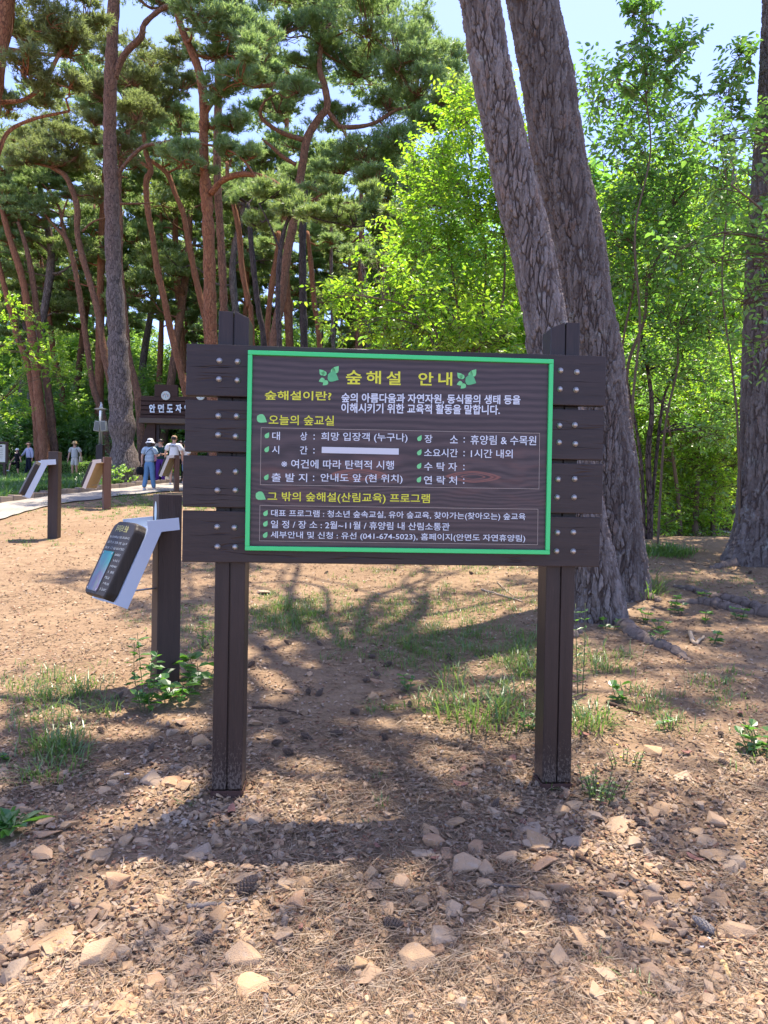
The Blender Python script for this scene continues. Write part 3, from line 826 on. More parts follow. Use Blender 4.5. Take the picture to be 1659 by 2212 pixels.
def cpads(n, spread, rr, num):
    out = []
    for _ in range(n):
        a = frand(0, 6.28); s = spread * math.sqrt(frand(.02, 1))
        out.append(((math.cos(a) * s, math.sin(a) * s, frand(-2.6, .8)), (rr * frand(.7, 1.2), rr * frand(.7, 1.2), rr * .38), num))
    return out
def shade_pads(n, xr, yr, top):  # unseen crown pads, spread above the view to shade the ground
    out = []
    for j in range(n):
        x, y = frand(*xr), frand(*yr)
        z = max(frand(9.5, 12.5), .78 * y + 2.9 + frand(0, 1.2))
        r = frand(.6, 1.05)
        out.append((np.array([x, y, z]) - top, (r, r, r * .36), 75))
    return out
def tops(Y, pts):
    pts = np.array(pts, float)
    P = W(pts[:, 0], pts[:, 1], Y)
    return np.c_[P, pts[:, 2] / FPX * Y / 2]
big_pine('front one of the two leaning pines behind the right post, pale flaking bark', 6.75,
         [(1300, 1352, 104), (1291, 1290, 106), (1279, 1218, 102), (1233, 1000, 98), (1188, 762, 95), (1171, 657, 92), (1146, 525, 90), (1123, 438, 92), (1103, 350, 88), (1066, 175, 86), (1036, 0, 85), (1022, -60, 84)], -.1,
         tops(6.65, [(990, -300, 74), (945, -700, 60), (930, -1150, 40), (930, -1400, 20)]), .32, [(.2, .4, .8), (2.6, .5, .3), (-1.4, .5, .5), (-.5, .35, .9)],
         [[(1345, 1355, .075), (1395, 1385, .058), (1440, 1400, .045), (1472, 1418, .035), (1490, 1432, .012)], [(1245, 1365, .06), (1215, 1385, .04), (1180, 1380, .02)]], MBIG, crown_pads=shade_pads(24, (-4.6, 2.0), (4.8, 10.2), tops(6.65, [(930, -1400, 20)])[-1, :3]) + shade_pads(9, (-3.6, 3.8), (4.6, 7.4), tops(6.65, [(930, -1400, 20)])[-1, :3]))
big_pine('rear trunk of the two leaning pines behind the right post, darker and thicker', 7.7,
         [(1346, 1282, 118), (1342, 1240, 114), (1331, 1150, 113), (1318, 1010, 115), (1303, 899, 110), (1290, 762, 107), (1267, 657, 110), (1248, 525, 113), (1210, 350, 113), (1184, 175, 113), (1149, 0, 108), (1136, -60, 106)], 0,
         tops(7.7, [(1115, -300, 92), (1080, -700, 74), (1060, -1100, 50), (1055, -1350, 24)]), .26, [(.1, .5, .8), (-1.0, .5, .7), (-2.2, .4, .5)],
         [[(1395, 1290, .06), (1425, 1300, .03)]], MBIGD, crown_pads=shade_pads(22, (-3.4, 4.6), (7.5, 13.0), tops(7.7, [(1055, -1350, 24)])[-1, :3]))
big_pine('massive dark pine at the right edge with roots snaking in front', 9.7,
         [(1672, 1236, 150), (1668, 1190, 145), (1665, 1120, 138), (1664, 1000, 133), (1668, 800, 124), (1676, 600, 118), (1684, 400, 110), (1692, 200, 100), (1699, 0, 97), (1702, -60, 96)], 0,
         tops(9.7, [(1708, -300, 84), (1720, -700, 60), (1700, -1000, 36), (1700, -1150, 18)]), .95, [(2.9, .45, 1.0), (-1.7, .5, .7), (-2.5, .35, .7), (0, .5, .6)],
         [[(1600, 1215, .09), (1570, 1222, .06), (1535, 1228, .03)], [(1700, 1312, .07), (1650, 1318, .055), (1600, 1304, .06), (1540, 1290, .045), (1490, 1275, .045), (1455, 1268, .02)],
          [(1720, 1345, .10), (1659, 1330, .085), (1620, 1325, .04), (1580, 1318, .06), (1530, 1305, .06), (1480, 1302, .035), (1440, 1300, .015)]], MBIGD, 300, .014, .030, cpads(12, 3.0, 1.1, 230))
# ------------------------------------------------------------------ broadleaf trees and shrubs
def broadleaf(name, label, cat, Y, base, stems, blobs, L, mat, group=None, nl=9, dens=1.0, tl=(.22, .5), yj=.7, Wr=.27, shell=.3, stem_mat=None):
    """base (px, py) on the ground or None; stems [(px,py,w)...] traced; blobs (px,py,rx,ry)"""
    b = W(base[0], 1150, Y); b = onground(b[0], b[1])
    t = thing(name, label, cat, b, 0, group)
    mb = MB(); lv, tv = [], []
    tips = []
    for st in stems:
        a = np.array(st, float)
        Ys = Y + np.linspace(0, frand(-.8, .8), len(a))
        P = W(a[:, 0], a[:, 1], Ys); P[0, 2] = float(gz(P[0, 0], P[0, 1])) - .08
        R = a[:, 2] / FPX * Y / 2
        Q = spline(np.c_[P, R], len(a) * 7)
        mb.tube(Q[:, :3] - b, Q[:, 3], 7)
        tips.append(Q)
    TQ = np.concatenate(tips)
    for (px, py, rx, ry) in blobs:
        c = W(px, py, Y + frand(-yj, yj)); r = np.array([rx, (rx + ry) * .45, ry]) / FPX * Y
        n = int(dens * 1.9 * math.pi * r[0] * r[2] / (nl * L * L * Wr * 1.1)) + 8
        l, w, o = twigs_leaves(c - b, r, n, L, nl, tl, shell, Wr=Wr)
        lv.append(l); tv.append(w)
        dd = np.linalg.norm(TQ[:, :3] - c, axis=1) + np.maximum(0, TQ[:, 2] - c[2]) * 1.5
        j = int(np.argmin(dd))
        for q in range(3):
            e = c + (o[rng.integers(len(o))] + b - c) * .7
            s = TQ[j, :3]
            m1 = s + (e - s) * .5 + np.array([0, 0, .12 * np.linalg.norm(e - s)]) + rng.normal(size=3) * .06
            mb.tube(spline([s - b, m1 - b, e - b], 8), np.linspace(min(.016, TQ[j, 3] * .6), .004, 8), 5, False)
    mb.obj('stem', stem_mat or MB_stem, t, True)
    V = np.concatenate(lv); T = np.concatenate(tv)
    nL, nT = len(V) // 6, len(T) // 4
    me = mesh('crown', np.concatenate([V, T]), leaf_faces(nL) + [f + len(V) for f in twig_faces(nT)], [mat, MB_twig])
    mi = np.zeros(len(me.polygons), np.int32); mi[nL * 2:] = 1
    me.polygons.foreach_set('material_index', mi)
    link('crown', me, t)
    return t

G2 = 'bright leafy trees right of the sign'
broadleaf('leafy_tree', 'lime green many-stemmed leafy tree left of the two leaning pines above the sign', 'leafy tree', 13, (1030, 1140),
          [[(1020, 1140, 7), (1000, 800, 6), (985, 640, 5), (960, 480, 4), (930, 380, 3)], [(1040, 1140, 7), (1035, 780, 6), (1050, 560, 5), (1020, 380, 4), (1010, 280, 3)], [(1060, 1140, 8), (1075, 760, 6), (1090, 600, 5), (1085, 420, 4)], [(1000, 1140, 6), (955, 800, 5), (930, 690, 4), (850, 620, 3)]],
          [(1015, 262, 50, 46), (985, 232, 36, 26), (955, 345, 66, 56), (1050, 370, 70, 80), (905, 400, 60, 40), (985, 440, 100, 60), (880, 470, 50, 40), (920, 540, 80, 46), (1050, 500, 80, 70), (1090, 260, 40, 60), (1130, 400, 40, 90), (950, 620, 90, 30), (1060, 640, 80, 50), (1140, 560, 40, 80), (870, 550, 40, 30)],
          .10, ML_lime, G2, dens=1.5)
broadleaf('leafy_tree', 'low spray of glossy light green leaves reaching left over the sign top', 'leafy tree', 11.5, (980, 1160),
          [[(990, 1160, 7), (960, 850, 6), (930, 730, 5), (870, 660, 4), (790, 640, 3)], [(1000, 1160, 7), (1010, 840, 5), (1000, 720, 4), (930, 620, 3)]],
          [(740, 640, 50, 15), (820, 622, 60, 22), (790, 672, 70, 22), (760, 715, 60, 18), (870, 690, 70, 26), (900, 640, 56, 26), (850, 735, 70, 18), (950, 700, 70, 30), (960, 745, 60, 20), (1040, 720, 60, 40), (820, 560, 40, 18), (870, 585, 40, 22), (700, 652, 20, 8), (1090, 740, 50, 30)],
          .105, ML_lime, G2, dens=1.2, tl=(.2, .55), yj=.4)
broadleaf('leafy_tree', 'airy mid green tree with arching stems between the leaning pines and the massive right trunk', 'leafy tree', 11, (1400, 1180),
          [[(1350, 1180, 9), (1362, 960, 8), (1355, 800, 7), (1392, 690, 7), (1400, 600, 6), (1440, 520, 5), (1462, 400, 4), (1500, 320, 2)], [(1345, 1180, 6), (1340, 800, 5), (1372, 600, 5), (1366, 480, 4), (1400, 350, 3)], [(1420, 1180, 6), (1436, 930, 5), (1462, 800, 5), (1470, 690, 4), (1520, 580, 3), (1550, 440, 2)]],
          [(1330, 230, 66, 40), (1290, 200, 36, 30), (1395, 270, 76, 50), (1330, 380, 80, 70), (1450, 380, 90, 60), (1390, 480, 90, 60), (1500, 470, 80, 60), (1420, 590, 100, 60), (1530, 580, 80, 60), (1310, 520, 40, 60), (1560, 400, 50, 40), (1480, 310, 60, 30), (1400, 170, 34, 26), (1380, 230, 50, 30), (1440, 690, 90, 50), (1540, 690, 60, 50)],
          .105, ML_mid, G2, dens=1.25, tl=(.25, .6))
broadleaf('leafy_tree', 'tall thin leafy shoot standing against the open sky right of the leaning pines', 'leafy tree', 9.6, (1470, 1190),
          [[(1375, 1190, 7), (1366, 900, 6), (1382, 700, 5), (1372, 500, 4.5), (1405, 330, 4), (1394, 190, 3), (1400, 100, 2.4), (1390, 10, 1.6), (1383, -60, 1)], [(1600, 1190, 6), (1592, 900, 5), (1560, 620, 4), (1572, 420, 3.4), (1556, 290, 2.6), (1592, 130, 1.4)]],
          [(1385, 22, 34, 12), (1365, 30, 14, 8), (1405, 50, 20, 14), (1395, -10, 26, 18), (1378, 95, 14, 16), (1405, 130, 30, 20), (1370, 125, 22, 14), (1450, 120, 30, 14), (1490, 95, 26, 9), (1460, 85, 10, 14), (1440, 160, 30, 20), (1390, 175, 40, 18), (1330, 180, 26, 16), (1580, 165, 24, 14), (1560, 195, 30, 20), (1600, 110, 10, 18), (1520, 215, 26, 16), (1590, 225, 26, 18), (1620, 130, 10, 22), (1600, 270, 30, 18)],
          .095, ML_mid, G2, dens=.55, nl=11, tl=(.16, .34), yj=.3, shell=.1)
broadleaf('leafy_tree', 'yellow-green backlit tree glowing behind the airy one', 'leafy tree', 17, (1480, 1165),
          [[(1440, 1165, 8), (1445, 800, 7), (1440, 550, 5), (1430, 420, 3)], [(1520, 1165, 8), (1530, 800, 7), (1540, 550, 5), (1550, 420, 3)]],
          [(1320, 500, 60, 60), (1400, 430, 80, 60), (1500, 470, 90, 70), (1580, 480, 60, 80), (1330, 620, 60, 60), (1430, 600, 90, 70), (1540, 620, 80, 80), (1340, 740, 60, 60), (1440, 740, 90, 70), (1550, 760, 70, 80), (1600, 640, 40, 80), (1480, 840, 90, 50), (1380, 850, 60, 60), (1450, 350, 60, 30), (1280, 560, 30, 80)],
          .13, ML_lime, G2, dens=1.5)
broadleaf('leafy_bush', 'dense lime bush low down between the leaning pines and the massive right trunk', 'bush', 13.6, (1470, 1185),
          [[(1470, 1190, 10), (1465, 1080, 9), (1450, 960, 6), (1440, 880, 4)], [(1500, 1190, 14), (1503, 1100, 12), (1510, 980, 7), (1515, 900, 4)], [(1540, 1190, 11), (1540, 1110, 10), (1545, 1000, 6)]],
          [(1420, 1120, 40, 50), (1470, 1080, 60, 50), (1530, 1060, 60, 60), (1450, 990, 70, 60), (1540, 960, 70, 70), (1400, 1000, 40, 80), (1460, 900, 80, 60), (1560, 880, 60, 60), (1570, 1020, 36, 70), (1410, 890, 40, 60), (1500, 1140, 40, 26), (1440, 1150, 50, 30), (1550, 1140, 40, 34), (1380, 960, 30, 60), (1480, 820, 70, 40), (1400, 780, 40, 50), (1560, 790, 50, 50)],
          .085, ML_lime, G2, dens=1.5)
broadleaf('leafy_tree', 'small dark-stemmed tree directly right of the leaning pines with shaded green leaves', 'leafy tree', 12, (1408, 1190),
          [[(1402, 1192, 15), (1404, 1100, 13), (1400, 980, 12), (1408, 880, 10), (1396, 780, 8), (1380, 700, 6)], [(1404, 1000, 8), (1425, 920, 7), (1440, 840, 5), (1480, 760, 4)], [(1392, 1190, 8), (1385, 1000, 7), (1362, 860, 5), (1350, 800, 4)]],
          [(1370, 780, 50, 40), (1430, 800, 60, 40), (1480, 780, 60, 46), (1390, 860, 40, 30), (1520, 820, 60, 46), (1440, 890, 50, 26), (1560, 930, 40, 40), (1490, 940, 44, 24)],
          .095, ML_mid, G2, dens=1.1, stem_mat=MB_dark)
broadleaf('leafy_tree', 'branches of large round leaves hanging in front of the massive right trunk', 'leafy tree', 8.2, (1760, 1250),
          [[(1790, 1300, 16), (1770, 900, 14), (1730, 600, 10), (1660, 470, 5), (1580, 400, 3)], [(1760, 800, 9), (1700, 640, 5), (1620, 560, 3)], [(1750, 500, 7), (1690, 340, 5), (1600, 300, 3)], [(1775, 950, 8), (1700, 760, 4), (1640, 740, 2)]],
          [(1600, 300, 50, 26), (1570, 360, 40, 22), (1640, 380, 40, 30), (1600, 440, 50, 20), (1640, 500, 36, 34), (1620, 570, 50, 26), (1560, 560, 36, 16), (1640, 640, 40, 26), (1600, 650, 26, 14), (1650, 740, 26, 24), (1520, 420, 40, 14), (1480, 540, 40, 14), (1700, 300, 60, 60), (1700, 500, 60, 80), (1540, 300, 30, 14)],
          .085, ML_mid, G2, dens=.42, nl=8, Wr=.34, tl=(.2, .5), yj=.4)

broadleaf('leafy_tree', 'pale green maple-like sprays reaching in from the left edge over the noticeboard', 'leafy tree', 29, (-70, 1020),
          [[(-80, 1020, 9), (-60, 850, 8), (-20, 760, 5), (40, 740, 3)], [(-80, 1020, 6), (-50, 900, 5), (10, 860, 3)]],
          [(10, 655, 40, 12), (40, 700, 50, 14), (0, 740, 46, 14), (60, 765, 60, 16), (20, 800, 50, 14), (100, 790, 50, 14), (0, 850, 40, 16), (30, 890, 36, 12), (120, 745, 40, 14), (-20, 900, 40, 18), (150, 815, 40, 12)],
          .15, ML_lime, None, dens=.8)
# shrub types for the hillside, then copies
def shrub(label, h, w, L, nb, mat, group, dens=1.0, name='forest_shrub'):
    t = thing(name, label, 'shrub', (0, 0, 0), 0, group)
    lv, tv = [], []; mb = MB()
    for k in range(nb):
        a = frand(0, 6.28); s = w * math.sqrt(frand(0, 1)) * .7
        c = np.array([math.cos(a) * s, math.sin(a) * s, h * frand(.22, .9)])
        r = np.array([frand(.35, .55) * w, frand(.35, .55) * w, frand(.13, .22) * h])
        n = int(dens * 1.3 * math.pi * r[0] * r[2] / (9 * L * L * .27)) + 6
        l, q, o = twigs_leaves(c, r, n, L, 9, (.3 * w ** .5, .6 * w ** .5), .3, .15, .30, .35)
        lv.append(l); tv.append(q)
        mb.tube(spline([[frand(-.2, .2), frand(-.2, .2), -.15], c * np.array([.4, .4, .6]), c], 8), np.linspace(.035, .01, 8) * w ** .5, 5, False)
    mb.obj('stem', MB_stem, t)
    V = np.concatenate(lv)
    obj('foliage', V, leaf_faces(len(V) // 6), mat, t)
    return t
gA = 'green shrubs under the pines on the hillside'
lA = 'leafy green shrub among many under the pines on the hillside'
sp_ = [shrub(lA, 4.6, 2.2, .20, 16, ML_hill, gA), shrub(lA, 3.2, 2.0, .17, 13, ML_mid, gA), shrub(lA, 6.2, 2.6, .22, 18, ML_hill, gA), shrub(lA, 1.7, 1.8, .13, 11, ML_mid, gA)]
k = 0
def place_shrub(kind, x, y, sc, used=set()):
    p = (x, y, float(gz(x, y)) - .05)
    if kind not in used:
        used.add(kind); sp_[kind].location = p; sp_[kind].scale = (sc,) * 3; sp_[kind].rotation_euler = (0, 0, frand(0, 6))
    else:
        dup(sp_[kind], p, frand(0, 6.28), sc)
for Y0, n, kinds, scr in ((37.5, 15, (3, 1, 3), (.7, 1.0)), (40, 15, (1, 3, 0), (.8, 1.1)), (43.5, 15, (0, 1), (.8, 1.1)), (48, 16, (0, 2), (.85, 1.15)), (54, 16, (2, 0), (.9, 1.2)), (61, 14, (2,), (.9, 1.3))):
    for j in range(n):
        px = -60 + (j + frand(.1, .9)) * 1010 / n
        p = W(px, 1000, Y0 + frand(-1.6, 1.6))
        place_shrub(kinds[rng.integers(len(kinds))], p[0], p[1], frand(*scr))
gB = 'background thicket right of the sign'
lB = 'bushy green thicket shrub among many far behind the right-hand trees'
tb = [shrub(lB, 5.5, 2.2, .17, 17, ML_lime, gB, 1.4), shrub(lB, 3.6, 2.0, .15, 13, ML_mid, gB, 1.4), shrub(lB, 7.5, 2.6, .2, 18, ML_mid, gB, 1.4)]
for j in range(34):
    Y = 17.5 + 22 * (j / 34)
    px = 850 + ((j * 0.618) % 1) * 860
    if Y < 21 and px < 1050:
        px += 230
    p = W(px, 1000, Y)
    loc = (p[0], p[1], float(gz(p[0], p[1])) - .1)
    if j < 3:
        tb[j].location = loc
    else:
        dup(tb[j % 3], loc, frand(0, 6.28), frand(.7, 1.05))

lC = 'tall rounded green tree among many filling the background right of the leaning pines'
gC = 'tall background trees on the right'
tc = [shrub(lC, 11.5, 3.0, .24, 34, ML_mid, gC, 1.5, 'background_tree'), shrub(lC, 10, 3.0, .24, 30, ML_lime, gC, 1.5, 'background_tree')]
for j, (px, Y, sc) in enumerate(((1290, 24, 1.0), (1400, 27, 1.05), (1340, 31, 1.2), (1500, 25, 1.0), (1580, 29, 1.1), (1450, 34, 1.2), (1650, 24, .95), (1230, 30, 1.0), (1120, 26, .8), (1540, 36, 1.15), (1720, 30, 1.1), (1180, 36, 1.0), (1050, 32, .8))):
    p = W(px, 1000, Y); loc = (p[0], p[1], float(gz(p[0], p[1])) - .1)
    if j < 2:
        tc[j].location = loc; tc[j].scale = (sc,) * 3; tc[j]['category'] = 'tree'
    else:
        dup(tc[j % 2], loc, frand(0, 6.28), sc)
# planting bed of strap leaves between the two arms of the path
def blades(P, n_per, hgt, spread, w, curve=.5):
    """grass-like clumps: each blade three quads long, tapering"""
    N = len(P) * n_per
    c = np.repeat(P, n_per, 0)
    a = frand(0, 2 * math.pi, N); rr = spread * np.sqrt(frand(0, 1, N))
    o = c + np.stack([np.cos(a) * rr, np.sin(a) * rr, np.zeros(N)], -1)
    h = np.repeat(np.broadcast_to(hgt, (len(P),)), n_per) * frand(.5, 1.15, N)
    a2 = a + rng.normal(size=N) * .7
    out = np.stack([np.cos(a2), np.sin(a2), np.zeros(N)], -1)
    lean = frand(.15, 1.0, N) * curve
    S = np.stack([-np.sin(a2), np.cos(a2), np.zeros(N)], -1)
    V = []
    for s, wf in ((0, .8), (.4, 1.0), (.75, .7), (1.0, .06)):
        q = o + np.array([0, 0, 1.0]) * (h * (s - .35 * lean * s * s * 1.2))[:, None] + out * (h * lean * s * s)[:, None]
        V += [q - S * (w * wf), q + S * (w * wf)]
    V = np.stack(V, 1)
    b = np.arange(N)[:, None] * 8
    F = np.concatenate([b + np.array([[0, 1, 3, 2]]), b + np.array([[2, 3, 5, 4]]), b + np.array([[4, 5, 7, 6]])])
    return V.reshape(-1, 3), F
bx, by = frand(-40, 318, 1500), frand(0, 1, 1500)
lowy = np.interp(bx, [-40, 0, 79, 159, 238, 290, 330], [1088, 1081, 1068, 1061, 1051, 1045, 1040])
topy = np.interp(bx, [-40, 160, 330], [1032, 1034, 1037])
P = G(bx, topy + (lowy - topy) * by)
V, F = blades(P, 17, .34 * frand(.7, 1.2, len(P)), .16, .011, .9)
tag(obj('ground_cover', V, F, ML_bed), 'strap-leaved green ground cover in the bed beside the path', 'ground cover', kind='stuff')

# clipped hedge behind the side path
def leaf_box(nm, label, p0, p1, dpt, h, n, L, mat, cat='hedge', group=None):
    p0, p1 = np.array(p0, float), np.array(p1, float)
    t = thing(nm, label, cat, p0, 0, group)
    u = frand(0, 1, n)
    d = nrm(p1[:2] - p0[:2]); nn = np.array([-d[1], d[0]])
    xy = p0[:2] + (p1[:2] - p0[:2]) * u[:, None]
    s = rng.integers(0, 2, n)
    off = np.where(s == 0, -dpt / 2 * np.sign(nn[1]), frand(-dpt / 2, dpt / 2, n))
    z = np.where(s == 0, h * frand(0, 1, n), h) + rng.normal(size=n) * .03
    xy = xy + nn * (off + rng.normal(size=n) * .03)[:, None]
    P = np.c_[xy, gz(xy[:, 0], xy[:, 1]) + z] - p0
    D = rng.normal(size=(n, 3)) + np.array([0, 0, .3]); D[:, 1] -= .4
    obj('foliage', leaves(P, D, np.array([0, -.4, 1.0]) + rng.normal(size=(n, 3)) * .5, L * frand(.7, 1.2, n), L * .28), leaf_faces(n), mat, t)
    mb = MB()
    for k in range(14):
        q = p0 + (p1 - p0) * (k + .5) / 14
        q[2] = float(gz(q[0], q[1]))
        mb.tube(spline(np.array([q, q + [frand(-.1, .1), 0, h * .5], q + [frand(-.3, .3), 0, h * .92]]) - p0, 6), np.linspace(.03, .01, 6), 5)
    mb.obj('stem', MB_stem, t)
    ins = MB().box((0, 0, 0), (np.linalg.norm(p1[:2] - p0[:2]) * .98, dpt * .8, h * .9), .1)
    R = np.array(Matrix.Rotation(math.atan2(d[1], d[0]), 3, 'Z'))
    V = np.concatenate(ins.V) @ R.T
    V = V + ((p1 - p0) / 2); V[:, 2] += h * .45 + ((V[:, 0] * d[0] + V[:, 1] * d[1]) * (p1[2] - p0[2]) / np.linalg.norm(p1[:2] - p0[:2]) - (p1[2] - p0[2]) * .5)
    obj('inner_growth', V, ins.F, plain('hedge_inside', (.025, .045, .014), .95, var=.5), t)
    return t
h0, h1 = W(-60, 1020, 34.8), W(318, 1020, 34.0)
leaf_box('clipped_hedge', 'low clipped dark green hedge behind the man in shorts', onground(h0[0], h0[1]), onground(h1[0], h1[1]), .7, .62, 9000, .07, ML_hill)
# loose shrubs: at the foot of the thick pale trunk, and mounds behind the hedge
def mound(label, px, py, Y, rx, ry, L, mat, dens=1.2, name='leafy_shrub', nl=9):
    b = W(px, py, Y); b = onground(b[0], b[1])
    t = thing(name, label, 'shrub', b)
    r = np.array([rx, rx, ry]) / FPX * Y
    n = int(dens * 2.2 * math.pi * r[0] * r[2] / (nl * L * L * .3)) + 8
    l, w, o = twigs_leaves(np.array([0, 0, r[2] * .7]), r, n, L, nl, (.12, .3), .5, .4, .30)
    obj('foliage', l, leaf_faces(len(l) // 6), mat, t)
    mb = MB()
    for k in range(9):
        e = o[rng.integers(len(o))]
        mb.tube(spline([np.array([e[0] * .1, e[1] * .1, -.1]), e * np.array([.5, .5, .6]), e], 6), np.linspace(.014, .004, 6), 4)
    mb.obj('stem', MB_stem, t)
mound('leafy green shrub at the foot of the thick pale trunk', 262, 1030, 25.2, 30, 20, .10, ML_hill, 1.0)
mound('yellow-green rounded shrub behind the hedge left of the speaker pole', 185, 975, 36.5, 34, 16, .11, ML_lime)
mound('broad light green shrub mound behind the hedge below the speaker boxes', 140, 965, 38, 50, 22, .12, ML_mid)
mound('green shrub mound seen left of the gate beside the thick pale trunk', 292, 985, 33.5, 18, 26, .11, ML_mid)
mound('bright shrub framed inside the gate opening', 372, 975, 34, 40, 34, .11, ML_lime)
mound('second bright shrub behind the people inside the gate', 405, 990, 33, 30, 26, .11, ML_mid)

# ------------------------------------------------------------------ the notice board
WOOD = woodmat('dark_stained_wood', (.018, .011, .0095), (.052, .033, .028), 'x', .48)
WOODV = woodmat('dark_stained_post', (.017, .0105, .009), (.048, .029, .024), 'z', .45, foot=-1.62)
WOODG = woodmat('gate_wood', (.040, .020, .014), (.085, .045, .032), 'x', .7)
STEEL = plain('galvanised_steel', (.40, .38, .36), .45, .8, .2, .1, 60)
RUST = plain('rusty_steel', (.085, .042, .032), .85, .2, .5, .5, 40)
GREEN = plain('green_enamel', (.045, .58, .16), .38, 0, .05, .02, 20, .5)
YEL = plain('yellow_print', (.66, .66, .04), .5, 0, .03)
WHT = plain('white_print', (.62, .67, .72), .5, 0, .03)
LEAFP = plain('green_print', (.17, .58, .22), .5, 0, .25, scale=40)
LEAFD = plain('dark_green_print', (.10, .42, .17), .5, 0, .25, scale=40)
LINEP = plain('beige_line_print', (.36, .30, .25), .6, 0, .05)
TAPE = plain('white_tape', (.56, .58, .60), .45, 0, .05, .1, 50)
WHITEM = plain('white_painted_metal', (.48, .54, .62), .35, 0, .05, .03, 8, .5)

def panel_mat():
    t = NT('printed_wood_grain')
    g = t.coord('Object', (1, 1, 1))
    w1 = t.noise(t.coord('Object', (1.1, 1, 3.5)), 1.4, 3, .5)
    z = t.n('SeparateXYZ', {0: g}).outputs[2]
    x = t.n('SeparateXYZ', {0: g}).outputs[0]
    band = t.n('MapRange', {0: t.math('ABSOLUTE', t.math('ADD', z, .12)), 1: .06, 2: .22, 3: 1.0, 4: 0.0}).outputs[0]
    s = t.math('ADD', t.math('MULTIPLY', z, 46), t.math('MULTIPLY', w1, t.math('ADD', 3.0, t.math('MULTIPLY', band, 9.0))))
    lines = t.math('SINE', t.math('MULTIPLY', s, 4.2))
    fib = t.noise(t.coord('Object', (3, 1, 90)), 2.4, 4, .6)
    f = t.math('ADD', t.math('MULTIPLY', t.math('ADD', t.math('MULTIPLY', lines, .5), .5), .35), t.math('MULTIPLY', fib, .65))
    c = t.ramp(f, [(.25, (.032, .020, .020)), (.55, (.062, .041, .040)), (.8, (.092, .060, .056))])
    for cx in (-.115, .60):                                          # printed knots: long pointed rings
        for rad, wd in ((.11, .012), (.085, .01), (.05, .012)):
            ex = t.math('DIVIDE', t.math('ADD', x, .20 if cx < 0 else -.36), rad * 1.15)
            ez = t.math('DIVIDE', t.math('ADD', z, .105), rad * .24)
            rr = t.math('ADD', t.math('POWER', t.math('ABSOLUTE', ex), 1.5), t.math('POWER', t.math('ABSOLUTE', ez), 1.5))
            rr = t.math('ADD', rr, t.math('MULTIPLY', t.math('SUBTRACT', fib, .5), .25))
            m = t.n('MapRange', {0: t.math('ABSOLUTE', t.math('SUBTRACT', rr, 1.0)), 1: .04, 2: .22, 3: .75, 4: 0.0}).outputs[0]
            c = t.mix(m, c, (.27, .10, .07))
    rd = t.n('MapRange', {0: t.noise(t.coord('Object', (1, 1, 5)), 3, 3, .6), 1: .5, 2: .75, 4: .5}).outputs[0]
    c = t.mix(t.math('MULTIPLY', rd, band), c, (.19, .08, .06))
    return t.principled(c, .45, None, spec=.4)

BY = math.radians(3.4)
bc = W(858.5, 988, 3.5)
board = thing('notice_board', 'large dark wooden forest notice board with green framed panel on two posts', 'notice board', (bc[0], bc[1], bc[2]), BY)
BR = np.array(Matrix.Rotation(BY, 3, 'Z'))
def gz_loc(x, y):
    q = BR @ np.array([x, y, 0]) + bc
    return float(gz(q[0], q[1])) - bc[2]
PH, GAP = .2505, .0185
SPLIT_SHADE = plain('painted_split_shade', (.010, .007, .006), .95)
CRK = [[(-1.03, -.70, .018, .0032), (-.90, -.74, -.085, .0012), (.80, 1.03, -.01, .0016), (.88, 1.03, .085, .0010)],
       [(-1.02, -.72, -.012, .0012), (.78, 1.02, .030, .0012), (.82, 1.0, -.062, .0014), (-.95, -.74, .07, .0009)],
       [(-1.02, -.73, -.035, .0018), (-1.0, -.71, -.070, .0022), (-.98, -.74, -.094, .0016), (.77, 1.02, .066, .0014), (.80, 1.0, -.05, .0010)],
       [(-1.02, -.74, .010, .0016), (.77, 1.02, .075, .0016), (.85, 1.02, -.04, .0010)]]
for k in range(4):
    zc = 1.5 * (PH + GAP) - k * (PH + GAP)
    dx = (.004, .0, -.003, -.006)[k]
    mb = MB().box((dx, .024, zc), (2.072 + (.0, -.004, .004, -.006)[k], .048, PH), .004)
    V = np.concatenate(mb.V)
    V[:, 2] += .002 * np.sin(V[:, 0] * 3 + k)
    pl = obj('plank', V, mb.F, WOOD, board)
    for bxx in (-.872, -.787, .806, .889):
        for bz in (.045, -.046):
            b = MB().lathe([(0, -.0125), (.005, -.012), (.009, -.0105), (.0108, -.007), (.0108, -.004), (.0142, -.0032), (.0142, -.0005), (.0142, .002)], (bxx + frand(-.003, .003), 0, zc + bz + frand(-.004, .004)), 18, 'y')
            b.obj('bolt', STEEL, pl, True)
    for (xa, xb, zz, th_) in CRK[k]:                                 # drying splits as flat strips, their inner shade painted near-black
        xs = np.linspace(xa, xb, 26)
        zl = zz + .0035 * np.sin(xs * 9 + zz * 40) + .0016 * np.sin(xs * 31 + k) + zc
        wv_ = th_ * np.clip(np.sin(np.linspace(.05, 3.1, 26)), 0, 1) * (.7 + .3 * np.sin(xs * 57))
        Vc = np.concatenate([np.stack([xs, np.full(26, -.0006), zl + wv_], -1), np.stack([xs, np.full(26, -.0006), zl - wv_ * .8], -1)])
        obj('split_shade', Vc, [np.array([i, i + 26, i + 27, i + 1]) for i in range(25)], SPLIT_SHADE, pl)
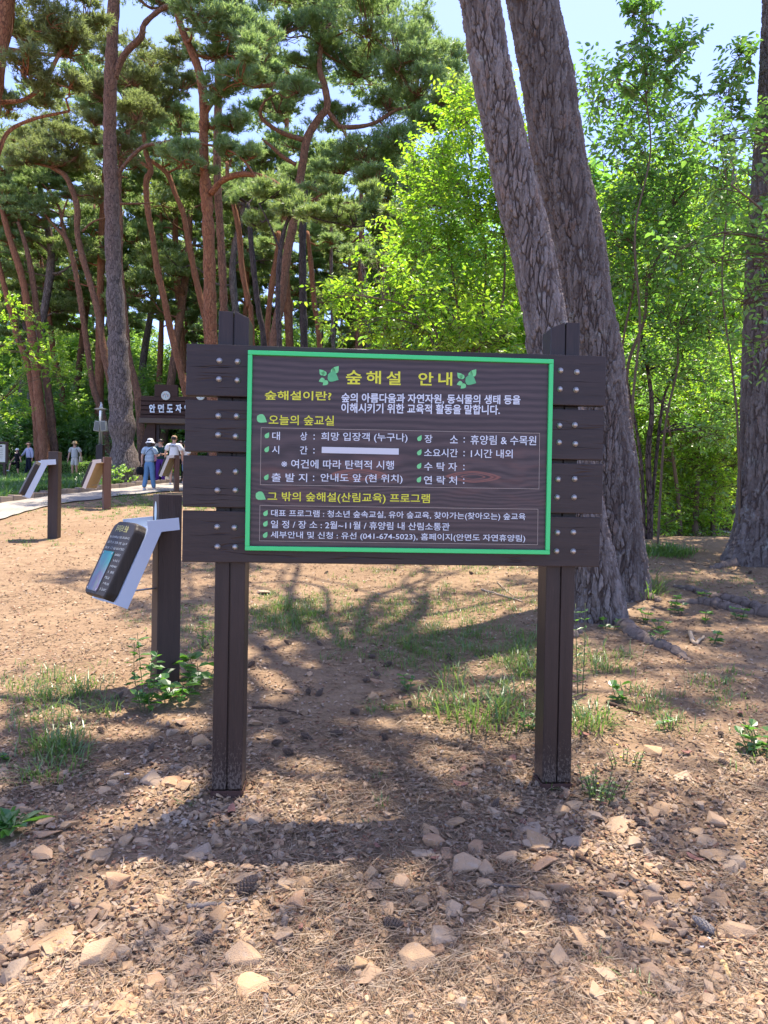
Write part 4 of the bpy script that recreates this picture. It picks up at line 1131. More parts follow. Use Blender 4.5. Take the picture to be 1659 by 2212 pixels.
for sx in (-.815, .846):
    zt = .705; zb = gz_loc(sx, .13)
    pst = MB()
    mbv = []
    for s in (-1, 1):
        w = .071
        prof = [(-w / 2, -.0865), (w / 2 - .004, -.0865), (w / 2, -.0825), (w / 2, .0865), (-w / 2, .0865)]
        x0 = sx + s * (w / 2 + .003)
        h = zt - zb - .030
        pst.box((x0, .0485 + .080, zb + .030 + h / 2), (w, .159, h), .006)
    pst.box((sx, .0485 + .0875, (zt + zb) / 2 + .02), (.02, .15, zt - zb - .09))
    # chamfered top edge towards the middle of the board
    V = np.concatenate(pst.V)
    inner = np.abs(V[:, 0]) < abs(sx) - .060
    V[:, 2] -= np.where(inner & (V[:, 2] > zt - .01), .028, 0)
    p = obj('post', V, pst.F, WOODV, board)
    sh = MB()
    for q in ((sx, .047, zb - .012, .150, .004), (sx, .212, zb - .012, .150, .004)):
        sh.box((q[0], q[1], q[2]), (q[3], q[4], .075), .001)
    for q in (-.0775, .0775):
        sh.box((sx + q, .1295, zb - .012), (.004, .160, .075), .001)
    sh.box((sx, .129, zb - .02), (.15, .155, .012), .002)
    sh.obj('base_shoe', RUST, p)
# green frame and printed panel; panel local frame: x right, z up, y = -.03 the printed face
FW, FH, FC = 1.497, .966, np.array([.015, 0, .016])
fr = MB(); tkn = .0215
for sg in (-1, 1):
    fr.box((FC[0], -.0165, FC[2] + sg * (FH - tkn) / 2), (FW, .032, tkn), .003)
    fr.box((FC[0] + sg * (FW - tkn) / 2, -.0162, FC[2]), (tkn, .0315, FH - 2 * tkn), .003)
frame = fr.obj('frame', GREEN, board)
pan = MB().box((0, 0, 0), (FW - 2 * tkn + .002, .016, FH - 2 * tkn + .002)).obj('panel', panel_mat(), board)
pan.location = (FC[0], -.010, FC[2])
PF = -.0195
def pl_xy(zx, zy):
    v = (zy - 157) / 760.0
    u = (zx - 250) / ((1424 - 7 * v) - 250)
    v = (zy - (157 + 21 * u)) / ((917 - u) - (157 + 21 * u))
    return FC[0] + (u - .5) * FW, FC[2] + (.5 - v) * FH
def text_mesh(body, bold=0.0):
    c = bpy.data.curves.new('lettering', 'FONT')
    c.body = body; c.size = 1.0; c.offset = bold; c.resolution_u = 3
    o = bpy.data.objects.new('lettering', c)
    COL.objects.link(o)
    dg = bpy.context.evaluated_depsgraph_get()
    me = bpy.data.meshes.new_from_object(o.evaluated_get(dg))
    bpy.data.objects.remove(o)
    bpy.data.curves.remove(c)
    V = np.zeros(len(me.vertices) * 3, np.float32); me.vertices.foreach_get('co', V)
    V = V.reshape(-1, 3)
    F = [np.array(p.vertices) for p in me.polygons]
    bpy.data.meshes.remove(me)
    return V, F
def write(items, mat, parent, name='lettering', bold=.012, y=PF):
    """items: (text, x0, x1, ytop, ybottom) in the photograph's crop of the panel, fitted to that box"""
    mb = MB()
    for body, x0, x1, y0, y1 in items:
        V, F = text_mesh(body, bold)
        lo_, hi = V.min(0), V.max(0)
        A = np.array(pl_xy(x0, y1)); B = np.array(pl_xy(x1, y1)); C = np.array(pl_xy(x0, y0))
        u = (V[:, :1] - lo_[0]) / (hi[0] - lo_[0]); v = (V[:, 1:2] - lo_[1]) / (hi[1] - lo_[1])
        P = A + (B - A) * u + (C - A) * v
        mb.add(np.c_[P[:, 0], np.full(len(P), y), P[:, 1]], F)
    return mb.obj(name, mat, parent)
write([('숲', 621, 681, 227, 280), ('해', 699, 755, 228, 278), ('설', 776, 831, 229, 281), ('안', 899, 957, 231, 281), ('내', 976, 1030, 230, 281)], YEL, pan, 'title_lettering', .018).matrix_parent_inverse = Matrix.Translation(-pan.location)
def onpan(o):
    o.matrix_parent_inverse = Matrix.Translation(-pan.location)
    return o
onpan(write([('숲해설이란?', 315, 567, 308, 343)], YEL, pan, 'heading_lettering', .016))
onpan(write([('오늘의 숲교실', 331, 578, 400, 438)], YEL, pan, 'heading_lettering', .010))
onpan(write([('그 밖의 숲해설(산림교육) 프로그램', 331, 949, 692, 733)], YEL, pan, 'heading_lettering', .010))
onpan(write([('숲의 아름다움과 자연자원, 동식물의 생태 등을', 605, 1297, 313, 351)], WHT, pan, 'lettering', .02))
onpan(write([('이해시키기 위한 교육적 활동을 말합니다.', 605, 1217, 351, 389)], WHT, pan, 'lettering', .02))
L1 = [('대', 345, 374, 464, 495), ('상', 451, 477, 464, 495), (':', 501, 506, 472, 492), ('희망 입장객 (누구나)', 530, 860, 463, 500),
      ('시', 345, 372, 517, 548), ('간', 450, 479, 517, 548), (':', 501, 506, 525, 545), ('※ 여건에 따라 탄력적 시행', 381, 809, 568, 602),
      ('출 발 지', 345, 479, 621, 654), (':', 501, 506, 629, 649), ('안내도 앞 (현 위치)', 530, 843, 620, 656)]
L2 = [('장', 926, 956, 468, 499), ('소', 1024, 1055, 469, 499), (':', 1077, 1082, 476, 496), ('휴양림 & 수목원', 1104, 1361, 467, 503), ('소요시간', 925, 1055, 520, 552), (':', 1077, 1082, 528, 548), ('1시간 내외', 1106, 1269, 520, 553),
      ('수 탁 자', 925, 1053, 572, 604), (':', 1077, 1082, 580, 600), ('연 락 처', 925, 1053, 624, 656), (':', 1077, 1082, 632, 652)]
for it in L1 + L2:
    onpan(write([it], WHT, pan, 'lettering', .006))
onpan(write([('대표 프로그램 : 청소년 숲속교실, 유아 숲교육, 찾아가는(찾아오는) 숲교육', 345, 1322, 760, 791)], WHT, pan, 'lettering', .006))
onpan(write([('일 정 / 장 소 : 2월~11월 / 휴양림 내 산림소통관', 345, 1027, 801, 831)], WHT, pan, 'lettering', .006))
onpan(write([('세부안내 및 신청 : 유선 (041-674-5023), 홈페이지(안면도 자연휴양림)', 345, 1322, 842, 873)], WHT, pan, 'lettering', .006))
for (xa, ya, xb, yb) in ((303, 449, 1374, 666), (303, 745, 1371, 880)):
    mb = MB()
    A = [pl_xy(xa, ya), pl_xy(xb, ya + 8 if ya < 500 else ya), pl_xy(xb, yb + 2 if ya < 500 else yb), pl_xy(xa, yb)]
    for q in range(4):
        a = np.array(A[q]); b = np.array(A[(q + 1) % 4]); d = nrm(b - a); nn = np.array([-d[1], d[0]]) * .0011
        P = np.array([a - nn, b - nn, b + nn, a + nn])
        mb.add(np.c_[P[:, 0], np.full(4, PF), P[:, 1]], [np.array([[0, 1, 2, 3]])])
    onpan(mb.obj('border_line', LINEP, pan))
def leaf_print(zx, zy, L, ang, wd=.42):
    """flat ovate leaf shape: stalk end at (zx,zy)"""
    s = np.linspace(0, 1, 9)
    wv = wd * np.sin(np.pi * s ** .75) * (1 - .25 * s)
    x = np.r_[s, s[::-1][1:-1]]; y = np.r_[wv, -wv[::-1][1:-1]]
    c, sn = math.cos(ang), math.sin(ang)
    X = zx + L * (x * c - y * sn); Yy = zy - L * (x * sn + y * c)
    P = np.array([pl_xy(a, b) for a, b in zip(X, Yy)])
    return np.c_[P[:, 0], np.full(len(P), PF), P[:, 1]], [np.arange(len(P))]
for ox, oy in ((0, 0), (530, 6)):
    for j, (x, y, L, a) in enumerate(((538, 246, 28, 2.3), (548, 243, 24, 2.9), (570, 240, 24, 1.4), (540, 262, 24, 3.5), (552, 268, 26, -2.4), (572, 238, 34, .9))):
        mb = MB().add(*leaf_print(x + ox, y + oy, L, a))
        onpan(mb.obj('leaf_emblem', LEAFP, pan))
    V, F = leaf_print(552 + ox, 244 + oy, 46, -.45, .5)
    V[:, 1] -= .0006
    onpan(obj('leaf_emblem', V, F, LEAFD, pan))
for y in (405, 699):
    onpan(MB().add(*leaf_print(287, y, 44, -.55, .42)).obj('leaf_bullet', LEAFP, pan))
for x, ys in ((320, (489, 542, 648)), (901, (492, 546, 597, 649)), (319, (785, 825, 868))):
    for y in ys:
        onpan(MB().add(*leaf_print(x, y, 26, 1.05, .36)).obj('leaf_bullet', LEAFP, pan))
A, B = pl_xy(533, 519), pl_xy(827, 545)
tp = MB().box((0, 0, 0), (B[0] - A[0], .0012, A[1] - B[1]), 0)
V = np.concatenate(tp.V); V[:, 0] += (A[0] + B[0]) / 2; V[:, 2] += (A[1] + B[1]) / 2 + .004 * V[:, 0] * 0; V[:, 1] += PF - .0012
onpan(obj('tape_strip', V, tp.F, TAPE, pan))
# ------------------------------------------------------------------ lectern signs on posts along the path
LOG = woodmat('charred_log', (.020, .015, .011), (.055, .042, .030), 'z', .6)
PALE = woodmat('pale_plywood', (.42, .30, .14), (.60, .45, .24), 'z', .6, 1.0, .1)
POSTW = woodmat('brown_post', (.030, .019, .015), (.065, .042, .033), 'z', .55)
POSTR = woodmat('reddish_post', (.11, .055, .035), (.19, .10, .065), 'z', .6)
CREAM = plain('cream_painted_metal', (.62, .52, .42), .5, 0, .05)
GOLD = plain('carved_yellow_paint', (.42, .38, .12), .6, 0, .1)
CARVW = plain('carved_white_paint', (.42, .44, .42), .6, 0, .1)
PLQ = plain('pale_blue_plaque', (.55, .70, .72), .4, 0, .05)
def poster_mat():
    t = NT('faded_poster')
    co = t.coord('Object')
    s = t.n('SeparateXYZ', {0: co})
    n = t.noise(t.coord('Object', (5, 2, 2)), 2.2, 4, .6)
    c = t.ramp(n, [(.3, (.05, .19, .18)), (.45, (.14, .25, .25)), (.55, (.19, .15, .23)), (.7, (.20, .27, .20))])
    z = t.n('MapRange', {0: s.outputs[2], 1: .02, 2: .16}).outputs[0]
    c = t.mix(z, c, (.02, .30, .29))
    return t.principled(c, .5, None, spec=.15)
def lectern_sign(name, label, px, py_base, Y, h, yaw, post_yaw, pm, flange, back, wpost=.165, detail=False, sl=.56, wd=.42, ang=66, post_h=None, pw=None):
    """yaw: heading of the reading face (radians from +X); the slab leans back towards the post"""
    b = W(px, py_base, Y); b = onground(b[0], b[1])
    t = thing(name, label, 'trail sign', b, 0)
    pr = np.array(Matrix.Rotation(post_yaw, 3, 'Z'))
    ph = post_h
    MB().box((0, 0, ph / 2 - .15), (wpost, pw or wpost, ph + .3), .008, pr).obj('post', pm, t)
    n = np.array([math.cos(yaw), math.sin(yaw), 0])                  # horizontal heading of the face
    w = np.array([-n[1], n[0], 0]) * -1                              # reader's left to right
    up = np.array([0, 0, 1.0])
    a = math.radians(ang)
    su = -n * math.cos(a) + up * math.sin(a)                         # up the slope
    fn = n * math.sin(a) + up * math.cos(a)                          # face normal
    top = n * (wpost / 2 + .13) + up * h                             # top of the slab's back face, centre
    R = np.stack([w, -fn, su], 1)                                    # columns: x, y(depth into the sign), z
    cen = top - su * sl / 2
    def at(mb):
        V = np.concatenate(mb.V) @ R.T + cen
        return V
    sheet = MB()
    sheet.box((0, -.004, 0), (wd, .008, sl), .001)
    for s in (-1, 1):
        sheet.box((s * (wd / 2 + .0035), .036, 0), (.007, .09, sl), .001)
    o = obj('bracket', at(sheet), sheet.F, flange, t)
    arm = MB()                                                       # the folded top running back to the post
    p0 = top - su * .045; p1 = p0 - n * .225 + up * .022
    mid = (p0 + p1) / 2
    Ra = np.stack([w, nrm(p1 - p0), np.cross(w, nrm(p1 - p0))], 1)
    La = np.linalg.norm(p1 - p0)
    arm.box((0, 0, 0), (wd, La, .006), .001)
    for s in (-1, 1):
        arm.box((s * (wd / 2 + .003), 0, -.04), (.006, La, .085), .001)
    V = np.concatenate(arm.V) @ Ra.T + mid
    obj('bracket_top', V, arm.F, flange, t)
    bk = MB().box((0, .060, 0), (wd - .03, .012, sl - .05), 0)
    obj('back_board', at(bk), bk.F, back, t)
    # the slab: rounded corners, wavy edge
    N = 48
    th = np.linspace(0, 2 * math.pi, N, endpoint=False)
    ex = .22
    X = np.sign(np.cos(th)) * np.abs(np.cos(th)) ** ex * wd * .485; Z = np.sign(np.sin(th)) * np.abs(np.sin(th)) ** ex * sl * .485
    wv = 1 + .012 * np.sin(5 * th) + .01 * np.sin(9 * th + 1)
    rings = []
    for yy, k in ((-.010, .985), (-.014, 1.0), (-.070, 1.0), (-.082, .985), (-.088, .95)):
        rings.append(np.stack([X * wv * k, np.full(N, yy), Z * wv * k], -1))
    V = np.concatenate(rings)
    F = []
    i = np.arange(len(rings) - 1)[:, None] * N; j = np.arange(N)[None]; k = (j + 1) % N
    F.append(np.stack([i + j, i + k, i + N + k, i + N + j], -1).reshape(-1, 4))
    F += [np.arange(N)[::-1], (len(rings) - 1) * N + np.arange(N)]
    slab = obj('slab', V @ R.T + cen, F, LOG, t)
    rod = MB().tube([cen - su * sl * .36 + fn * -.05, -n * 0 + np.array([0, 0, (cen - su * sl * .36)[2]])], .007, 8)
    rod.obj('rod', STEEL, t)
    if detail:
        yf = -.0895
        def put(mb, nm, m):
            V = np.concatenate(mb.V) @ R.T + cen
            return obj(nm, V, mb.F, m, slab)
        mb = MB()
        V, F = text_mesh('숲은 보금자리', .03)
        V = V - V.min(0); V = V / V.max(0)[[0, 1, 0]]
        mb.add(np.c_[-.09 + V[:, 0] * .21, np.full(len(V), yf), .195 + V[:, 1] * .05], F)
        put(mb, 'lettering', GOLD)
        for r in range(10):                                          # worn, unreadable lines of carved strokes
            mb = MB()
            z = .155 - r * .041
            x = -.175
            xe = .165 if r < 3 else (-.055 if r == 3 else -.07)
            while x < xe:
                if rng.random() < .22:
                    x += .012; continue
                for q in range(4):
                    if rng.random() < .5:
                        mb.box((x + frand(0, .010), yf, z + frand(-.009, .009)), (frand(.007, .012), .0012, .0022))
                    else:
                        mb.box((x + frand(0, .010), yf, z + frand(-.003, .003)), (.0022, .0012, frand(.010, .018)))
                x += .0165
            put(mb, 'carved_line', CARVW)
        pm_ = MB().box((0, 0, 0), (.185, .003, .285))
        V = np.concatenate(pm_.V) + np.array([.06, yf - .002, -.095])
        po = obj('poster', np.concatenate(pm_.V), pm_.F, poster_mat(), slab)
        Mx = Matrix(np.vstack([np.c_[R, cen + R @ np.array([.06, yf - .002, -.095])], [0, 0, 0, 1]]).tolist())
        po.matrix_local = Mx
        for sx in (-.082, .082):
            for sz in (-.13, .13):
                mbs = MB().box((.06 + sx, yf - .005, -.095 + sz), (.014, .005, .014), .002)
                put(mbs, 'clip', STEEL)
        oval = MB()
        a_ = np.linspace(0, 2 * math.pi, 24, endpoint=False)
        fx = -(wpost / 2 + .0015)
        Vv = np.stack([np.full(24, fx), np.cos(a_) * .032, 1.22 + np.sin(a_) * .075], -1) @ pr.T
        obj('plaque', Vv, [np.arange(24)[::-1]], PLQ, t)
    return t
lectern_sign('lectern_sign', 'nearest carved log sign on a dark post with white metal bracket, beside the notice board', 357, 1440, 5.1, 1.12, math.atan2(-.66, -.75), math.radians(32), POSTW, WHITEM, PALE, detail=True, post_h=1.345, wpost=.165)
lectern_sign('lectern_sign', 'tilted log sign with white metal edge on a plain dark post before the family', 117, 1148, 12.0, 1.26, math.atan2(-.52, -.86), math.radians(4), POSTW, WHITEM, PALE, post_h=1.46, sl=.62)
lectern_sign('lectern_sign', 'log sign seen from behind with cream rim on a reddish post at the path edge', 230, 1090, 16.6, 1.10, math.atan2(.20, -.97), math.radians(35), POSTR, CREAM, PALE, post_h=1.22, sl=.66)
lectern_sign('lectern_sign', 'farthest log sign seen from behind, in front of the man with the tan cap', 381, 1060, 21.4, 1.03, math.atan2(.20, -.97), math.radians(35), POSTR, CREAM, PALE, post_h=1.10, sl=.62, wpost=.135)

# ------------------------------------------------------------------ the gate
GY = 29.0
def gx_(px): return float(W(px, 950, GY)[0])
def gz_(py, px=395): return float(W(px, py, GY)[2])
gb = onground(gx_(395), GY)
gate = thing('timber_gate', 'brown timber gateway over the path with white lettering and round emblems', 'gate', gb)
def gp(px, py): return np.array([gx_(px) - gb[0], 0, gz_(py, px) - gb[2]])
hd = MB()
ys_ = np.linspace(860, 908, 6)
for a, b in zip(ys_[:-1], ys_[1:]):
    p, q = gp(308, b), gp(484, a)
    hd.box(((p[0] + q[0]) / 2, -.2, (p[2] + q[2]) / 2), (q[0] - p[0], .16, q[2] - p[2] - .012), .006)
for xa, xb in ((337, 386), (411, 456)):
    for a, b in ((833.5, 842), (842, 850.5), (850.5, 859.6)):
        p, q = gp(xa, b), gp(xb, a)
        hd.box(((p[0] + q[0]) / 2, -.2, (p[2] + q[2]) / 2), (q[0] - p[0], .16, q[2] - p[2] - .012), .006)
p, q = gp(308, 907), gp(484, 834)
hd.box(((p[0] + q[0]) / 2, -.17, gp(390, 884)[2]), (q[0] - p[0] - .06, .06, .85))
hdo = hd.obj('header', WOODG, gate)
p, q = gp(306, 915.5), gp(486, 908.3)
MB().box(((p[0] + q[0]) / 2, -.22, (p[2] + q[2]) / 2), (q[0] - p[0], .34, q[2] - p[2]), .01).obj('sill_beam', plain('weathered_beam', (.13, .10, .075), .8, var=.3, bump=.3), gate)
def prism(poly, y0, y1):
    n = len(poly); A = np.array([[x, y0, z] for x, z in poly]); B = np.array([[x, y1, z] for x, z in poly])
    F = [np.arange(n), (np.arange(n) + n)[::-1]] + [np.array([i, i + n, (i + 1) % n + n, (i + 1) % n]) for i in range(n)]
    return np.concatenate([A, B]), F
for pxs in ([(319.5, 915.6), (337.5, 915.6), (337.5, 1053), (296, 1053), (301, 985)], [(455, 915.6), (473, 915.6), (490, 985), (497, 1053), (455, 1053)]):
    poly = [(gp(a, b)[0], gp(a, b)[2]) for a, b in pxs]
    obj('side_panel', *prism(poly, -.16, .0), WOODG, gate)
for a, b in ((338, 345), (449, 455)):
    p, q = gp(a, 1055), gp(b, 916)
    MB().box(((p[0] + q[0]) / 2, .05, (p[2] + q[2]) / 2), (q[0] - p[0], .26, q[2] - p[2]), .01).obj('post', WOODV, gate)
p, q = gp(345, 926), gp(449, 916)
MB().box(((p[0] + q[0]) / 2, .05, (p[2] + q[2]) / 2), (q[0] - p[0], .22, q[2] - p[2]), .01).obj('cross_beam', WOODV, gate)
SILV = plain('polished_letter', (.72, .80, .90), .35, .3, .25, 0, 3)
for k, ch in enumerate('안면도자연휴양림'):
    V, F = text_mesh(ch, .035)
    lo_, hi = V.min(0), V.max(0)
    a, b = gp(326.5 + 18.8 * k, 893), gp(339.5 + 18.8 * k, 875.5)
    u = (V[:, :2] - lo_[:2]) / (hi[:2] - lo_[:2])
    P = np.c_[a[0] + (b[0] - a[0]) * u[:, 0], np.full(len(V), -.3), a[2] + (b[2] - a[2]) * u[:, 1]]
    n = len(P)
    Q = np.concatenate([P, P + np.array([0, .022, 0])])
    obj('letter', Q, F, SILV, hdo)
EMB = plain('emblem_disc', (.62, .68, .62), .5)
cols = [plain('emblem_' + n, c, .5) for n, c in (('blue', (.05, .14, .42)), ('red', (.55, .06, .04)), ('orange', (.65, .22, .03)), ('green', (.05, .28, .10)), ('teal', (.03, .25, .32)))]
for ex in (361.5, 436):
    c = gp(ex, 857)
    r = 9.6 / FPX * GY
    e = MB().lathe([(0, -.03), (r * .93, -.03), (r, -.02), (r, .0), (0, .0)], (c[0], -.285, c[2]), 28, 'y').obj('emblem', EMB, hdo)
    for j in range(13):
        a = math.pi * (-.12 + 1.24 * j / 12); rr = r * (.62 if j % 2 else .46)
        s = np.linspace(0, 2 * math.pi, 8, endpoint=False)
        X = np.cos(s) * r * .12; Z = np.sin(s) * r * .07
        ca, sa = math.cos(a), math.sin(a)
        V = np.stack([c[0] + rr * ca + X * ca - Z * sa, np.full(8, -.3165), c[2] + rr * sa * .75 - r * .05 + X * sa + Z * ca], -1)
        obj('emblem_petal', V, [np.arange(8)], cols[j % 5], e)
    V = np.array([[c[0] - r * .05, -.3165, c[2] - r * .5], [c[0] + r * .05, -.3165, c[2] - r * .5], [c[0] + r * .04, -.3165, c[2] + r * .1], [c[0] - r * .04, -.3165, c[2] + r * .1]])
    obj('emblem_stem', V, [np.arange(4)], cols[4], e)

# ------------------------------------------------------------------ speaker pole, info board at the far left, fence rail
sp = W(217, 985, 31.5); spb = onground(sp[0], sp[1])
pole = thing('speaker_pole', 'slim steel pole with cap and two loudspeaker boxes by the hedge', 'speaker pole', spb)
def sz(py): return float(W(217, py, 31.5)[2] - spb[2])
MB().tube([(0, 0, sz(978)), (0, 0, sz(885)), (.02, 0, sz(872))], [.085, .075, .05], 12).obj('pole', plain('shiny_steel', (.62, .62, .58), .3, .8), pole, True)
MB().box((0, 0, sz(990) + .2), (.30, .30, sz(978) - sz(990) + .55), .02).obj('base', WOODV, pole)
MB().lathe([(0, .06), (.12, .05), (.30, 0), (.10, -.06), (0, -.06)], (0, 0, sz(884)), 18).lathe([(0, .32), (.05, .30), (.03, .22), (.07, .10), (.06, 0)], (0, 0, sz(884)), 12).obj('cap', plain('grey_cap', (.45, .44, .40), .5, .3), pole, True)
for s, px in ((-1, 211.5), (1, 225)):
    Mt = np.array(Matrix.Rotation(-.13 * s, 3, 'Y'))
    x = float(W(px, 922, 31.5)[0] - sp[0])
    so = MB().box((x, -.02, sz(921)), (.25, .24, .46), .03, Mt).obj('speaker', plain('speaker_grey', (.46, .46, .40), .6), pole)
    MB().box((x, -.142, sz(921)), (.19, .012, .38), .01, Mt).obj('grille', plain('speaker_grille', (.22, .22, .2), .7), so)
    MB().tube([(x * .5, 0, sz(915)), (0, 0, sz(915))], .02, 6).obj('arm', STEEL, so)
nb = W(2, 1010, 30); nbb = onground(nb[0], nb[1])
info = thing('information_board', 'pale information panel on a brown frame cut off by the left edge of the view', 'information board', nbb)
def iz(py): return float(W(2, py, 30)[2] - nbb[2])
MB().box((-.12, 0, (iz(960) + iz(998)) / 2), (.62, .04, iz(960) - iz(998)), .005).obj('panel', plain('pale_panel', (.62, .66, .60), .5), info)
fm = MB()
fm.box((.245, 0, (iz(955) + iz(1002)) / 2), (.10, .09, iz(955) - iz(1002)), .01).box((-.485, 0, (iz(955) + iz(1002)) / 2), (.10, .09, iz(955) - iz(1002)), .01)
fm.box((-.12, 0, iz(956)), (.63, .07, .08), .01).box((-.12, 0, iz(1001)), (.63, .07, .08), .01)
fm.obj('frame', POSTW, info)
for x in (-.40, .16):
    MB().box((x, 0, iz(1001) / 2 - .12), (.11, .1, iz(1001) + .2), .01).obj('leg', POSTW, info)
pl = MB().box((-.12, -.024, iz(964)), (.34, .006, .07)).obj('heading_bar', plain('dark_print', (.05, .06, .05), .6), info)
for k in range(6):
    MB().box((-.12, -.0235, iz(970) - k * .075), (.44 - .03 * (k % 3), .004, .015)).obj('text_line', plain('grey_print', (.25, .27, .25), .6), info)

rl = W(322, 1010, 28.0); rlb = onground(rl[0], rl[1])
rail = thing('timber_bench', 'low dark timber bench beside the left gate panel', 'bench', rlb)
for z, y in ((.50, 0), (.28, .1)):
    MB().box((-.02, y, z), (.85, .14 if z > .4 else .06, .07), .01).obj('slat', WOODG, rail)
for x in (-.36, .32):
    MB().box((x, .03, .2), (.09, .12, .5), .01).obj('leg', WOODV, rail)

# ------------------------------------------------------------------ people
SKIN = plain('skin', (.52, .30, .21), .5, 0, .06)
HAIR = plain('black_hair', (.018, .014, .013), .45, 0, .2)
EYE = plain('dark_eye', (.02, .015, .012), .3)
LIP = plain('lips', (.40, .13, .11), .5)
SHADES = plain('sunglass_lens', (.012, .012, .014), .15)
def cloth(name, col, bump=.15):
    return plain(name, col, .85, 0, .12, bump, 14, .1)
def striped(name, c0, c1, sc, axis=2):
    t = NT(name)
    z = t.n('SeparateXYZ', {0: t.coord('Object')}).outputs[axis]
    f = t.n('MapRange', {0: t.math('SINE', t.math('MULTIPLY', z, sc)), 1: .1, 2: .5}).outputs[0]
    return t.principled(t.mix(f, c0, c1), .85, None, spec=.1)
def skin_obj(name, J, E, root, mat, parent, sub=2):
    """one continuous surface grown on a skeleton: J name -> (xyz, radius)"""
    keys = list(J); ix = {k: i for i, k in enumerate(keys)}
    me = bpy.data.meshes.new(name)
    me.from_pydata([tuple(J[k][0]) for k in keys], [(ix[a], ix[b]) for a, b in E], [])
    o = bpy.data.objects.new(name, me); COL.objects.link(o)
    m = o.modifiers.new('skin', 'SKIN'); m.use_smooth_shade = True; m.branch_smoothing = .6
    sv = me.skin_vertices[0].data
    for k in keys:
        r = J[k][1]
        sv[ix[k]].radius = r if isinstance(r, tuple) else (r, r)
        sv[ix[k]].use_root = (k == root)
    s = o.modifiers.new('sub', 'SUBSURF'); s.levels = sub; s.render_levels = sub
    dg = bpy.context.evaluated_depsgraph_get()
    me2 = bpy.data.meshes.new_from_object(o.evaluated_get(dg))
    bpy.data.objects.remove(o)
    me2.name = name
    for p in me2.polygons:
        p.use_smooth = True
    me2.materials.clear(); me2.materials.append(mat)
    return link(name, me2, parent)
def ellip(c, r, n=14, m=9):
    th = np.linspace(0, math.pi, m)
    mb = MB().lathe([(math.sin(a), -math.cos(a)) for a in th], (0, 0, 0), n)
    return np.concatenate(mb.V) * np.array(r) + np.array(c), mb.F

